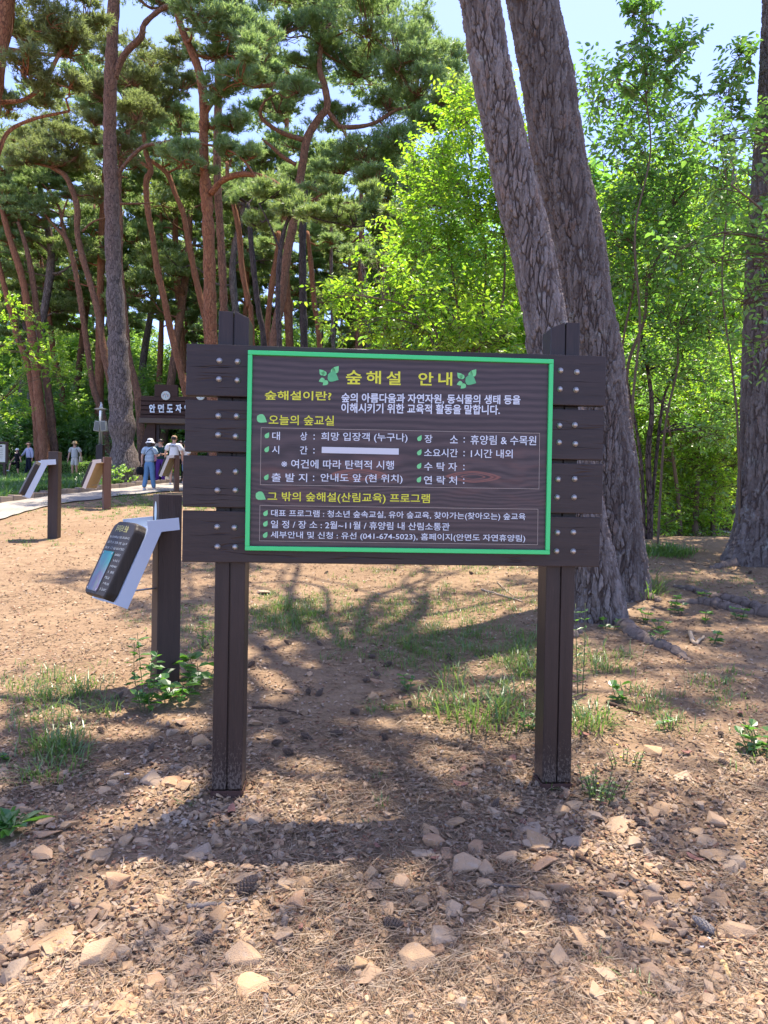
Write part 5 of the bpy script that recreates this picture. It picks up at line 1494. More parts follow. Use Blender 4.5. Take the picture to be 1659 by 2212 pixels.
def person(label, px, py, Y, H, yaw, pose=None, female=False, top=None, sleeve='short', bottom=None, legs='long', shoes=None, hat=None, hair='short', glasses=False, loose=1.0, turn=0.0, tuck=0.0):
    """faces local -Y when yaw is 0 (towards the camera)"""
    b = W(px, py, Y); b = onground(b[0], b[1])
    t = thing('person', label, 'person', b, yaw)
    k = H / 1.7
    sw = .165 if female else .19
    D = dict(pel=(0, 0, .95), waist=(0, 0, 1.08), chest=(0, -.01, 1.27), neck0=(0, .01, 1.42), neck=(0, 0, 1.49), head=(0, -.015, 1.585), crown=(0, -.005, 1.66),
             shL=(sw, .01, 1.385), elL=(sw + .075, .02, 1.12), wrL=(sw + .085, -.06, .88), shR=(-sw, .01, 1.385), elR=(-sw - .075, .02, 1.12), wrR=(-sw - .085, -.06, .88),
             hipL=(.09, 0, .90), knL=(.10, -.02, .49), anL=(.105, .02, .09), toL=(.115, -.14, .035), hipR=(-.09, 0, .90), knR=(-.10, -.02, .49), anR=(-.105, .02, .09), toR=(-.115, -.14, .035))
    D.update(pose or {})
    D = {q: np.array(v, float) * k for q, v in D.items()}
    def lp(a, b_, f): return D[a] * (1 - f) + D[b_] * f
    R = dict(pel=.125, waist=.11, chest=.125, neck0=.07, neck=.05, head=(.078, .092), crown=(.06, .072), sh=.058, el=.040, wr=.028, hip=.085, kn=.055, an=.038, to=.032)
    J = {}
    for q in D:
        r = R.get(q, R.get(q[:2], R.get(q[:3], .05)))
        J[q] = (D[q], tuple(x * k for x in r) if isinstance(r, tuple) else r * k)
    E = [('pel', 'waist'), ('waist', 'chest'), ('chest', 'neck0'), ('neck0', 'neck'), ('neck', 'head'), ('head', 'crown')]
    for s in 'LR':
        E += [('neck0', 'sh' + s), ('sh' + s, 'el' + s), ('el' + s, 'wr' + s), ('pel', 'hip' + s), ('hip' + s, 'kn' + s), ('kn' + s, 'an' + s), ('an' + s, 'to' + s)]
        d = nrm(D['wr' + s] - D['el' + s])
        J['pa' + s] = (D['wr' + s] + d * .055 * k, (.036 * k, .018 * k)); E.append(('wr' + s, 'pa' + s))
        sd_ = nrm(np.cross(d, np.array([1.0, 0, 0])))
        for f in range(4):                                           # fingers, gently curled
            o0 = D['wr' + s] + d * .085 * k + sd_ * (f - 1.5) * .019 * k
            L = (.062, .075, .070, .055)[f] * k
            cv = np.array([-.25 if s == 'L' else .25, 0, 0]) * L
            J[f'f{f}a' + s] = (o0, .0095 * k); J[f'f{f}b' + s] = (o0 + d * L * .55, .0085 * k); J[f'f{f}c' + s] = (o0 + d * L * .95 + cv, .007 * k)
            E += [('pa' + s, f'f{f}a' + s), (f'f{f}a' + s, f'f{f}b' + s), (f'f{f}b' + s, f'f{f}c' + s)]
        tb = D['wr' + s] + d * .04 * k - sd_ * .034 * k
        J['tha' + s] = (tb, .011 * k); J['thb' + s] = (tb + d * .045 * k - sd_ * .012 * k, .0085 * k)
        E += [('pa' + s, 'tha' + s), ('tha' + s, 'thb' + s)]
    body = skin_obj('body', J, E, 'pel', SKIN, t, 1)
    hc = D['head']
    # face: nose, brow, mouth, ears, eyes
    ct, st_ = math.cos(turn), math.sin(turn)
    def fc(x, y, z):
        return hc + np.array([x * ct - y * st_, x * st_ + y * ct, z]) * k
    V, F = ellip(fc(0, -.092, -.005), np.array([.013, .020, .022]) * k, 8, 6); mb = MB().add(V, F)
    for s in (-1, 1):
        mb.add(*ellip(fc(s * .082, .01, -.005), np.array([.012, .024, .034]) * k, 8, 6))
    mb.obj('nose_and_ears', SKIN, body, True)
    for s in (-1, 1):
        if not glasses:
            MB().add(*ellip(fc(s * .032, -.084, .022), np.array([.013, .008, .008]) * k, 8, 5)).obj('eye', EYE, body, True)
    MB().add(*ellip(fc(0, -.086, -.048), np.array([.024, .008, .007]) * k, 8, 5)).obj('mouth', LIP, body, True)
    if glasses:
        g = MB()
        for s in (-1, 1):
            g.add(*ellip(fc(s * .036, -.09, .02), np.array([.032, .012, .024]) * k, 10, 6))
            g.tube([fc(s * .066, -.08, .026), fc(s * .084, .01, .026)], .005 * k, 5)
        g.tube([fc(-.01, -.098, .026), fc(.01, -.098, .026)], .004 * k, 5)
        g.obj('sunglasses', SHADES, t, True)
    if hair:
        mb = MB()
        V, F = ellip(hc + np.array([0, .018, .045]) * k, np.array([.092, .105, .085]) * k, 16, 10)
        V[:, 2] = np.maximum(V[:, 2], hc[2] - .015 * k + np.where((V[:, 1] - hc[1]) * ct - (V[:, 0] - hc[0]) * st_ < -.03 * k, .07 * k, 0))
        mb.add(V, F)
        if hair in ('long', 'bob'):
            L = .30 if hair == 'long' else .17
            V, F = ellip(hc + np.array([-.055 * st_, .055 * ct, -.06]) * k, np.array([.10, .065, L * .6]) * k, 14, 9)
            mb.add(V, F)
        mb.obj('hair', HAIR, t, True)
    if top:
        ff = loose
        T = dict(hem=((D['pel'] + np.array([0, 0, (-.06 + tuck) * k])), (.155 * ff * k, .125 * ff * k)), waist=(D['waist'], (.148 * ff * k, .118 * ff * k)), chest=(D['chest'], (.16 * ff * k, .132 * ff * k)), neck0=(D['neck0'] + np.array([0, 0, -.005]) * k, .078 * k), col=(D['neck0'] + np.array([0, 0, .035]) * k, .066 * k))
        TE = [('hem', 'waist'), ('waist', 'chest'), ('chest', 'neck0'), ('neck0', 'col')]
        for s in 'LR':
            T['sh' + s] = (D['sh' + s], .078 * ff * k); TE.append(('neck0', 'sh' + s))
            if sleeve == 'short':
                T['e' + s] = (lp('sh' + s, 'el' + s, .78), .072 * ff * k); TE.append(('sh' + s, 'e' + s))
            elif sleeve == 'long':
                T['e' + s] = (D['el' + s], .062 * k); T['w' + s] = (lp('el' + s, 'wr' + s, .92), .046 * k); TE += [('sh' + s, 'e' + s), ('e' + s, 'w' + s)]
        skin_obj('top', T, TE, 'hem', top, t)
    if bottom:
        Bm = dict(w=(D['pel'] + np.array([0, 0, .07]) * k, (.142 * k, .115 * k)), p=(D['pel'] + np.array([0, 0, -.03]) * k, (.148 * k, .125 * k)))
        BE = [('w', 'p')]
        for s in 'LR':
            Bm['h' + s] = (D['hip' + s] + np.array([0, 0, -.06]) * k, .105 * k); BE.append(('p', 'h' + s))
            if legs == 'long':
                Bm['k' + s] = (D['kn' + s], .082 * k); Bm['a' + s] = (D['an' + s] + np.array([0, 0, .0]) * k, .075 * k)
                BE += [('h' + s, 'k' + s), ('k' + s, 'a' + s)]
            else:
                f = {'shorts': .80, 'knee': 1.0}[legs]
                Bm['k' + s] = (lp('hip' + s, 'kn' + s, f), .094 * k); BE.append(('h' + s, 'k' + s))
        skin_obj('trousers' if legs == 'long' else 'shorts', Bm, BE, 'w', bottom, t)
    if shoes:
        for s in 'LR':
            a, q = D['an' + s], D['to' + s]
            d = nrm(q - a + 1e-6)
            skin_obj('shoe', dict(h=(a + np.array([0, .03, -.045]) * k, .045 * k), m=(a * .5 + q * .5 + np.array([0, 0, -.012]) * k, (.048 * k, .045 * k)), t=(q + np.array([0, -.05, .0]) * k, (.046 * k, .034 * k))), [('h', 'm'), ('m', 't')], 'm', shoes, t, 1)
    if hat:
        kind, hm = hat
        c = hc + np.array([0, .008, .055]) * k
        mb = MB()
        if kind in ('bucket', 'straw'):
            br = .165 if kind == 'bucket' else .175
            mb.lathe([(0, .095), (.055, .092), (.088, .07), (.100, .0), (.112, -.012), (br, -.06 if kind == 'bucket' else -.03), (br - .004, -.066 if kind == 'bucket' else -.036), (.105, -.02), (.094, -.004)], (0, 0, 0), 22)
            V = np.concatenate(mb.V) * k + c
            F = mb.F
        elif kind == 'cap':
            mb.lathe([(0, .088), (.05, .082), (.085, .05), (.099, .0), (.101, -.022), (.096, -.024)], (0, 0, 0), 20)
            n0 = mb.n
            a = np.linspace(-1.0, 1.0, 11)
            br = np.array([[math.sin(q) * .098, -math.cos(q) * .098, -.015] for q in a] + [[math.sin(q) * .10 * (1 - .05 * abs(q)), -math.cos(q * .9) * .185, -.035] for q in a])
            br = np.concatenate([br, br - np.array([0, 0, .007])])
            f = [np.array([i, i + 1, i + 12, i + 11]) for i in range(10)] + [np.array([i + 22, i + 33, i + 34, i + 23]) for i in range(10)] + [np.array([i + 11, i + 12, i + 34, i + 33]) for i in range(10)]
            mb.add(br, f)
            V = np.concatenate(mb.V); F = mb.F
            V = np.c_[V[:, 0] * ct - V[:, 1] * st_, V[:, 0] * st_ + V[:, 1] * ct, V[:, 2]] * k + c
        elif kind == 'visor':
            a = np.linspace(0, 2 * math.pi, 25)[:-1]
            mb.lathe([(.096, .03), (.103, .03), (.104, -.015), (.097, -.015)], (0, 0, 0), 24)
            a = np.linspace(-1.25, 1.25, 15)
            br = np.array([[math.sin(q) * .10, -math.cos(q) * .10, .0] for q in a] + [[math.sin(q) * .15, -math.cos(q) * .205, -.035] for q in a])
            br = np.concatenate([br, br - np.array([0, 0, .006])])
            f = [np.array([i, i + 1, i + 16, i + 15]) for i in range(14)] + [np.array([i + 30, i + 45, i + 46, i + 31]) for i in range(14)] + [np.array([i + 15, i + 16, i + 46, i + 45]) for i in range(14)]
            mb.add(br, f)
            V = np.concatenate(mb.V); F = mb.F
            V = np.c_[V[:, 0] * ct - V[:, 1] * st_, V[:, 0] * st_ + V[:, 1] * ct, V[:, 2]] * k + c
        obj('hat', V, F, hm, t, True)
    t['_k'] = k
    return t, D, k

BLUEJ = cloth('blue_denim', (.13, .25, .40)); NAVY = cloth('navy_cloth', (.016, .02, .035)); BLACK = cloth('black_cloth', (.012, .012, .014))
WHITEC = cloth('white_cotton', (.74, .74, .72)); CREAMC = cloth('grey_cotton', (.50, .51, .50)); PURP = cloth('purple_cloth', (.075, .03, .22)); RED_ = cloth('red_cloth', (.42, .03, .03))
SHOEW = plain('white_trainers', (.66, .66, .64), .6); SHOEB = plain('pale_blue_trainers', (.42, .58, .62), .6); SHOEK = plain('dark_shoes', (.05, .045, .045), .6)
STRAW = plain('straw_hat', (.62, .42, .20), .8, 0, .2, .4, 60); PINKS = plain('peach_visor', (.66, .38, .24), .7)
# woman in striped tee, seen from behind
tee = striped('blue_striped_tee', (.56, .66, .72), (.12, .22, .32), 150)
t, D, k = person('person in blue striped tee, jeans and white bucket hat, seen from behind on the path', 322, 1057, 21.7, 1.58, math.pi - .15,
                 dict(crown=(.0, -.05, 1.655), head=(0, -.05, 1.58), neck=(0, -.02, 1.485), elL=(.25, .02, 1.13), wrL=(.26, 0, .9), elR=(-.24, -.10, 1.14), wrR=(-.20, -.33, 1.22), knL=(.12, -.02, .49), anL=(.13, .10, .09), toL=(.13, -.05, .03), anR=(-.12, -.10, .09), toR=(-.125, -.25, .03)),
                 True, tee, 'short', BLUEJ, 'long', SHOEW, ('bucket', WHITEC), 'long', loose=1.12)
MB().lathe([(0, -.14), (.10, -.13), (.13, -.02), (.11, .10), (0, .12)], tuple(D['wrL'] + np.array([.04, .02, -.22])), 14).tube([D['wrL'] + np.array([0, 0, .0]), D['wrL'] + np.array([.08, .0, -.1])], .012, 5).tube([D['wrL'] + np.array([0, 0, .0]), D['wrL'] + np.array([-.03, .0, -.1])], .012, 5).obj('handbag', BLACK, t, True)
V_ = MB().tube(spline([D['shR'] + np.array([0, .09, .04]), D['chest'] + np.array([0, .16, 0]), D['pel'] + np.array([.15, .12, .02])], 14), .009, 5).obj('bag_strap', NAVY, t)
# man in white tee and tan cap, seen from behind
t, D, k = person('person in white printed tee and tan cap, seen from behind near the gate', 375, 1051, 25.6, 1.76, math.pi,
                 dict(elL=(.30, .02, 1.13), wrL=(.31, -.03, .90), elR=(-.29, .0, 1.12), wrR=(-.30, -.05, .88)), False, WHITEC, 'short', RED_, 'shorts', SHOEW, ('cap', plain('tan_cap', (.36, .23, .13), .8)), 'short', loose=1.22)
V, F = text_mesh('VETEMENTS', .03)
V = (V - V.min(0)); V = V / V.max(0)[[0, 1, 0]]
yb = D['chest'][1] + .178 * k
obj('print_lettering', np.c_[.13 - V[:, 0] * .26, np.full(len(V), yb) + .004, 1.33 * k + V[:, 1] * .045], F, BLACK, t)
MB().box((0, yb + .004, 1.315 * k), (.25, .002, .005)).obj('print_line', BLACK, t)
# man with sunglasses, dark vest, purple trousers
person('person in sunglasses, dark vest and purple trousers facing the group by the gate', 346, 1046, 26.6, 1.68, .25, dict(elL=(.24, -.10, 1.14), wrL=(.12, -.30, 1.12), elR=(-.24, -.08, 1.14), wrR=(-.14, -.28, 1.08)),
       False, cloth('dark_teal_vest', (.018, .05, .06)), 'short', PURP, 'long', SHOEW, None, 'short', True, 1.1)
person('person with beige sunhat holding a leaflet, half hidden behind the striped tee', 339, 1048, 27.6, 1.52, .4, dict(elL=(.22, -.12, 1.14), wrL=(.08, -.30, 1.16)), True, cloth('pink_long_sleeve', (.5, .26, .30)), 'long', BLACK, 'long', SHOEW, ('bucket', plain('beige_hat', (.42, .34, .26), .8)), 'bob', False)
t, D, k = person('person in navy cap, loose white tee and jeans at the edge of the notice board', 400, 1049, 25.8, 1.56, math.pi - .7, dict(elL=(.26, .0, 1.12), wrL=(.28, -.05, .9)), False, WHITEC, 'short', BLUEJ, 'knee', SHOEW, ('cap', plain('navy_cap', (.02, .035, .10), .7)), 'short', False, 1.2)
MB().tube(spline([D['shL'] + np.array([-.05, .07, .05]), D['chest'] + np.array([0, .17, -.02]), D['pel'] + np.array([-.13, .12, .0])], 14), .016, 5).obj('bag_strap', BLACK, t)
person('person with dark brown hair in black trousers behind the white printed tee', 389, 1049, 27.2, 1.62, .2, None, True, cloth('grey_brown_top', (.10, .08, .07)), 'long', BLACK, 'long', SHOEW, None, 'bob', False)
# family at the left
t, D, k = person('person in pale blue jumper, navy trousers and peach visor holding a child by the hand', 62, 1029, 33.0, 1.60, -.55,
                 dict(elR=(-.30, -.08, 1.16), wrR=(-.42, -.14, 1.02), elL=(.25, .04, 1.13), wrL=(.27, .0, .9), anL=(.12, .14, .12), toL=(.12, .0, .03), anR=(-.10, -.12, .09)), True, striped('pale_blue_jumper', (.50, .52, .66), (.40, .42, .60), 260), 'long', NAVY, 'long', SHOEW, ('visor', PINKS), 'bob', False, 1.1)
t, D, k = person('child in black with white cap lifting one knee beside the person in the visor', 37, 1032, 32.8, 1.34, -.65,
                 dict(knR=(-.11, -.36, .80), anR=(-.14, -.40, .42), toR=(-.15, -.54, .38), wrL=(.36, .02, 1.02), elL=(.30, .02, 1.14), elR=(-.26, -.06, 1.14), wrR=(-.24, -.22, .98)), True, BLACK, 'short', BLACK, 'knee', SHOEB, ('cap', WHITEC), 'bob', False, 1.1, turn=.3)
t, D, k = person('person in light shirt, pale shorts, straw hat and sunglasses standing on the side path', 161, 1028, 32.5, 1.67, -.1, dict(elL=(.29, .02, 1.14), wrL=(.29, -.04, .88), elR=(-.29, .03, 1.13), wrR=(-.32, -.02, .86)), False, CREAMC, 'short', cloth('pale_shorts', (.56, .54, .50)), 'shorts', SHOEW, ('straw', STRAW), 'short', True, 1.16)
MB().box((.30, -.02, .86), (.07, .2, .26), .03).obj('tote_bag', plain('canvas_bag', (.55, .48, .38), .9), t, True)
MB().tube(spline([D['shL'] + np.array([-.02, .0, .09]), D['elL'] + np.array([-.02, -.1, .1]), np.array([.30, -.02, .98])], 12), .012, 5).obj('bag_strap', plain('canvas_strap', (.55, .48, .38), .9), t)
# ------------------------------------------------------------------ stones
def stone_mat(name, cols, island=False):
    t = NT(name)
    r = t.n('NewGeometry').outputs['Random Per Island'] if island else t.n('ObjectInfo').outputs['Random']
    k = len(cols)
    c = t.ramp(r, [(i / (k - 1), q) for i, q in enumerate(cols)])
    n = t.noise(t.coord('Object'), 22 if not island else 40, 6, .65)
    n2 = t.noise(t.coord('Object'), 5, 3, .6)
    c = t.mix(t.math('MULTIPLY', n, .55), c, t.mix(.5, c, (.16, .11, .07)))
    c = t.mix(t.math('MULTIPLY', t.n('MapRange', {0: n2, 1: .55, 2: .7}).outputs[0], .5), c, (.40, .33, .26))
    return t.principled(c, .92, t.bump(n, .8, .008), spec=.12)
SCOL = [(.37, .235, .13), (.48, .31, .17), (.51, .34, .195), (.42, .285, .18), (.52, .355, .215), (.43, .255, .145), (.45, .325, .215), (.36, .27, .195)]
MST = stone_mat('sandstone', SCOL)
MGR = stone_mat('gravel_stone', [tuple(q * f for q in c) for c, f in zip(SCOL, (.8, .95, .7, .9, 1.0, .65, .85, .8))], True)
def rock(seed, flat, chips=10):
    r = np.random.default_rng(seed)
    bm = bmesh.new()
    P = nrm(r.normal(size=(14, 3))) * (1 + .22 * r.normal(size=(14, 1))) * np.array([1, .8, flat]) * .5
    vs = [bm.verts.new(p) for p in P]
    bmesh.ops.convex_hull(bm, input=vs)
    for v in [v for v in bm.verts if not v.link_faces]:
        bm.verts.remove(v)
    bmesh.ops.dissolve_limit(bm, angle_limit=.22, verts=bm.verts, edges=bm.edges)
    bmesh.ops.bevel(bm, geom=list(bm.edges), offset=.035, segments=2, affect='EDGES', profile=.6)
    bmesh.ops.triangulate(bm, faces=bm.faces)
    bmesh.ops.subdivide_edges(bm, edges=[e for e in bm.edges if e.calc_length() > .14], cuts=1, use_grid_fill=True)
    for v in bm.verts:
        p = np.array(v.co)
        v.co = Vector(p * (1 + .03 * float(vnoise(p[None], 9, seed)[0])))
    bm.verts.index_update()
    V = np.array([v.co for v in bm.verts]); F = [np.array([l.vert.index for l in f.loops]) for f in bm.faces]
    bm.free()
    V[:, :2] /= np.ptp(V[:, 0])
    return V, F
rocks = [rock(k, .45 + .25 * (k % 3) / 2) for k in range(18)]
rmesh = [mesh('stone', V, F, MST) for V, F in rocks]
STN = [(211,1850,50),(422,1857,45),(258,1907,42),(62,1922,30),(92,2006,40),(45,2013,45),(107,2036,65),(131,2053,47),(27,2036,45),(216,2011,42),(223,1969,35),(360,2011,45),(377,2023,40),(345,2046,32),(213,2073,95),(238,2070,37),(50,2103,60),(471,1979,45),(419,2105,45),(372,2115,30),(645,1954,35),(627,1964,25),(523,1904,42),(580,1912,25),(603,2021,37),(546,2031,37),(533,2075,65),(717,2088,45),(789,2093,40),(806,2115,55),(746,2130,22),(770,2128,24),(541,2142,60),(461,2142,40),(397,2152,35),(268,2167,40),(278,2192,45),(377,2184,45),(221,2189,30),(243,2135,30),(119,2110,32),(77,2112,27),(20,2152,35),(630,2152,25),(754,2182,32),(612,1922,35),(739,1842,27),(803,1894,35),(808,1914,35),
(1156,1823,50),(936,1820,38),(964,1850,38),(1014,1868,60),(1095,1860,40),(1171,1870,58),(868,1911,43),(914,1956,43),(959,1936,38),(1211,1923,43),(1125,1936,40),(1166,1954,38),(1317,1923,43),(979,1969,35),(1125,1966,43),(1075,1956,35),(906,2037,40),(967,2027,63),(946,2054,38),(899,2087,63),(1261,2044,60),(1322,2001,38),(1400,2004,38),(1591,2022,60),(1483,1916,43),(1413,1946,38),(1544,1951,45),(1410,2110,48),(1445,2153,45),(1216,2130,40),(1075,2153,50),(1065,2127,35),(949,2138,38),(939,2190,30),(974,2200,35),(1037,2180,28),(992,2178,28),(1211,2077,50),(1130,2070,40),(1428,2037,43),(1388,2042,24),(1526,2042,28),(1579,1876,35),(1367,1823,30),
(1282,1765,42),(1334,1788,44),(1502,1795,37),(1158,1822,47),(1127,1802,54),(1212,1758,34),(1219,1720,30),(1405,1760,30),(1148,1726,20),(1109,1715,22),(1415,1626,30),(1366,1826,30),(1483,1710,27),(1517,1743,24),
(326,1688,38),(375,1690,43),(405,1665,27),(253,1679,28),(245,1693,24),(223,1708,24),(268,1721,26),(101,1774,33),(107,1796,34),(433,1606,34),(228,1617,24),(400,1563,30),(370,1583,24),(8,1659,24),(83,1705,24),(397,1702,30),(489,1745,24),(270,1816,30),(435,1846,38),
(621,1435,21),(669,1458,18),(625,1495,22),(778,1428,17),(765,1567,17),(1079,1594,20),(939,1590,24),(819,1471,20),(1061,1467,20),(896,1302,18),(571,1282,24),(806,1508,26),(565,1594,20),(555,1565,26),(600,1600,18),(1010,1600,22),(1120,1610,24)]
STN += [(frand(-40, 1700), 1560 + 690 * math.sqrt(frand(.02, 1)), frand(22, 42)) for _ in range(300 - len(STN))]
gS = 'sandstone pieces lying loose on the ground'
special = {(422, 1857, 45): 'sunlit angular orange block in the front left, between two pale boulders of the gravel', (213, 2073, 95): 'largest flat tan slab in the front left corner of the gravel', (899, 2087, 63): 'rounded grey-brown boulder just in front of the pine cone at the bottom middle', (1261, 2044, 60): 'broad smooth pinkish stone alone among needles in the front right', (1591, 2022, 60): 'broad tan stone by the grey closed pine cone at the right edge'}
PS = np.array([(a, b) for a, b, _ in STN], float)
GS = G(PS[:, 0], PS[:, 1])
for k, ((a, b, w), g) in enumerate(zip(STN, GS)):
    dpt = g[1]
    s = min(w, 62) / FPX * dpt * 1.36
    o = bpy.data.objects.new('stone', rmesh[k % 18]); COL.objects.link(o)
    hz = frand(.6, .95)
    o.location = (g[0], g[1], float(gz(g[0], g[1])) + s * .07)
    o.rotation_euler = (frand(-.3, .3), frand(-.3, .3), frand(0, 6.28))
    o.scale = (s, s * frand(.75, 1.1), s * hz)
    tag(o, special.get((a, b, w), 'angular tan sandstone piece lying loose among needles and gravel'), 'stone', gS)

# loose gravel as one mass
def scatter(n, y0, y1, power=1.0, margin=160):
    px = frand(-margin, 1659 + margin, n); py = y0 + (y1 - y0) * frand(0, 1, n) ** power
    return px, py
def inst(protos, P, S, mat, name, label, tilt=.5, sink=.25, cat='gravel'):
    Vs, Fs, off = [], [], 0
    n = len(P)
    which = rng.integers(0, len(protos), n)
    a = frand(0, 6.28, n); t1 = frand(-tilt, tilt, n); t2 = frand(-tilt, tilt, n)
    ca, sa = np.cos(a), np.sin(a)
    for k, (V, F) in enumerate(protos):
        m = which == k
        if not m.any():
            continue
        v = V[None] * (S[m][:, None, None] * frand(.7, 1.2, (m.sum(), 1, 3)))
        x, y, z = v[..., 0], v[..., 1], v[..., 2]
        z2 = z + x * np.sin(t1[m])[:, None] + y * np.sin(t2[m])[:, None]
        X = x * ca[m][:, None] - y * sa[m][:, None]; Y = x * sa[m][:, None] + y * ca[m][:, None]
        out = np.stack([X, Y, z2], -1) + P[m][:, None]
        Vs.append(out.reshape(-1, 3))
        f = np.array(F)
        Fs.append((f[None] + (np.arange(m.sum()) * len(V))[:, None, None] + off).reshape(-1, f.shape[1]))
        off += out.shape[0] * len(V)
    return tag(obj(name, np.concatenate(Vs), Fs, mat), label, cat, kind='stuff')
def small_rock(seed):
    r = np.random.default_rng(seed + 100)
    bm = bmesh.new()
    P = nrm(r.normal(size=(9, 3))) * np.array([1, .8, .62]) * .5
    for p in P:
        bm.verts.new(p)
    bmesh.ops.convex_hull(bm, input=list(bm.verts))
    for v in [v for v in bm.verts if not v.link_faces]:
        bm.verts.remove(v)
    bmesh.ops.triangulate(bm, faces=bm.faces)
    bm.verts.index_update()
    V = np.array([v.co for v in bm.verts]); F = [[l.vert.index for l in f.loops] for f in bm.faces]
    bm.free()
    return V, F
sr = [small_rock(k) for k in range(14)]
px, py = scatter(50000, 1235, 2290, .58)
P = G(px, py)
nz = vnoise(np.c_[P[:, :2], np.zeros(len(P))], 2.3, 3.0)
pr_ = np.interp(py, [1235, 1480, 1560, 1640, 1760, 2290], [.10, .16, .42, .75, .9, 1.0]) * np.where((px > 1240) & (py < 1640), .35, 1) * np.clip(.62 + nz * 1.2, .06, 1.2)
keep = rng.random(len(P)) < pr_
P = P[keep]
S = (.009 + .040 * frand(0, 1, len(P)) ** 2.4) * np.where(rng.random(len(P)) < .10, 1.35, 1)
P[:, 2] = gz(P[:, 0], P[:, 1]) + S * .22
inst(sr, P, S, MGR, 'gravel', 'small tan gravel and stone chips spread over the ground')
def edge_px(px):                                                     # lower edge of the path, where the litter stops
    return np.interp(px, [-160, 0, 79, 159, 238, 300, 345, 410, 420], [1190, 1128, 1105, 1089, 1079, 1073, 1068, 1065, 1065])
def litter_pts(n, power):
    px, py = scatter(n, 1085, 2300, power)
    ok = (py > edge_px(px)) & (rng.random(n) < sstep(1060, 1240, py) * .9 + .1) & ~((px > 1360) & (py < 1205))
    return px[ok], py[ok]
px, py = scatter(3400, 1590, 2320, .75)
P = G(px, py); S = frand(.024, .052, len(P)) * (1 - .35 * rng.random(len(P)))
nz = vnoise(np.c_[P[:, :2], np.zeros(len(P))], 1.9, 4.0)
kp = rng.random(len(P)) < np.clip(.7 + nz * .8, .2, 1) * np.interp(py, [1590, 1700, 2320], [.35, .75, 1])
P, S = P[kp], S[kp]; P[:, 2] = gz(P[:, 0], P[:, 1]) + S * .10
inst(sr, P, S, MGR, 'stone_rubble', 'carpet of small angular tan stones in the foreground', .6)
# reddish bark chips and cone scales
px, py = litter_pts(36000, 1.8)
P = G(px, py); S = frand(.010, .020, len(P)) + .0022 * P[:, 1]; P[:, 2] = gz(P[:, 0], P[:, 1]) + frand(.002, .016, len(P))
chip = (np.array([[-.5, -.2, 0], [.1, -.3, .06], [.5, .05, 0], [.1, .28, .05], [-.4, .2, .02]]), [[0, 1, 2], [0, 2, 3], [0, 3, 4]])
inst([chip], P, S, leafmat('bark_chip', [(.12, .05, .03), (.22, .11, .06), (.28, .18, .11), (.20, .14, .10), (.34, .26, .19), (.38, .27, .17)], [(.1, .05, .03)], .02, .6, .02), 'bark_litter', 'reddish brown bark chips and cone scales scattered over the ground', cat='litter')
# pine needles: long curved slivers, flat on the ground and over the gravel
px, py = litter_pts(96000, .72)
P = G(px, py)
nz = vnoise(np.c_[P[:, :2], np.zeros(len(P))], 1.7, 8.0) + .6 * vnoise(np.c_[P[:, :2], np.zeros(len(P))], 5.1, 2.0)
keep = rng.random(len(P)) < np.clip(.50 + nz * .75, .07, 1)
P = P[keep]; n = len(P)
L = frand(.05, .115, n); a = frand(0, 2 * math.pi, n) + .9 * vnoise(np.c_[P[:, :2], np.zeros(n)], 1.1, 5)
d = np.stack([np.cos(a), np.sin(a), np.zeros(n)], -1); s = np.stack([-np.sin(a), np.cos(a), np.zeros(n)], -1)
w = np.clip(P[:, 1:2] * .00042, .0010, .0030)
z0 = gz(P[:, 0], P[:, 1]) + .002 + np.where(rng.random(n) < .42, .010 + .014 * frand(0, 1, n), .010 * frand(0, 1, n) ** 2)
bend = frand(-.16, .16, n)[:, None]; tz = frand(-.10, .16, n)
V = []
for u in (0, .5, 1):
    q = P + d * (L[:, None] * (u - .5)) + s * (bend * L[:, None] * (u - .5) ** 2 * 4)
    q[:, 2] = np.maximum(z0 + tz * L * (u - .5), gz(q[:, 0], q[:, 1]) + .002)
    k_ = 1 if u < 1 else .4
    V += [q - s * w * k_, q + s * w * k_ + np.array([0, 0, .0008])]
V = np.stack(V, 1).reshape(-1, 3)
b = np.arange(n)[:, None] * 6
F = np.concatenate([b + np.array([[0, 1, 3, 2]]), b + np.array([[2, 3, 5, 4]])])
MN = leafmat('dry_needles', [(.10, .065, .04), (.17, .115, .068), (.24, .165, .10), (.30, .215, .13), (.17, .08, .042), (.36, .27, .17)], [(.2, .12, .06)], .05, .55, .04)
tag(obj('needle_litter', V, F, MN), 'dry brown pine needles matted over the ground', 'litter', kind='stuff')

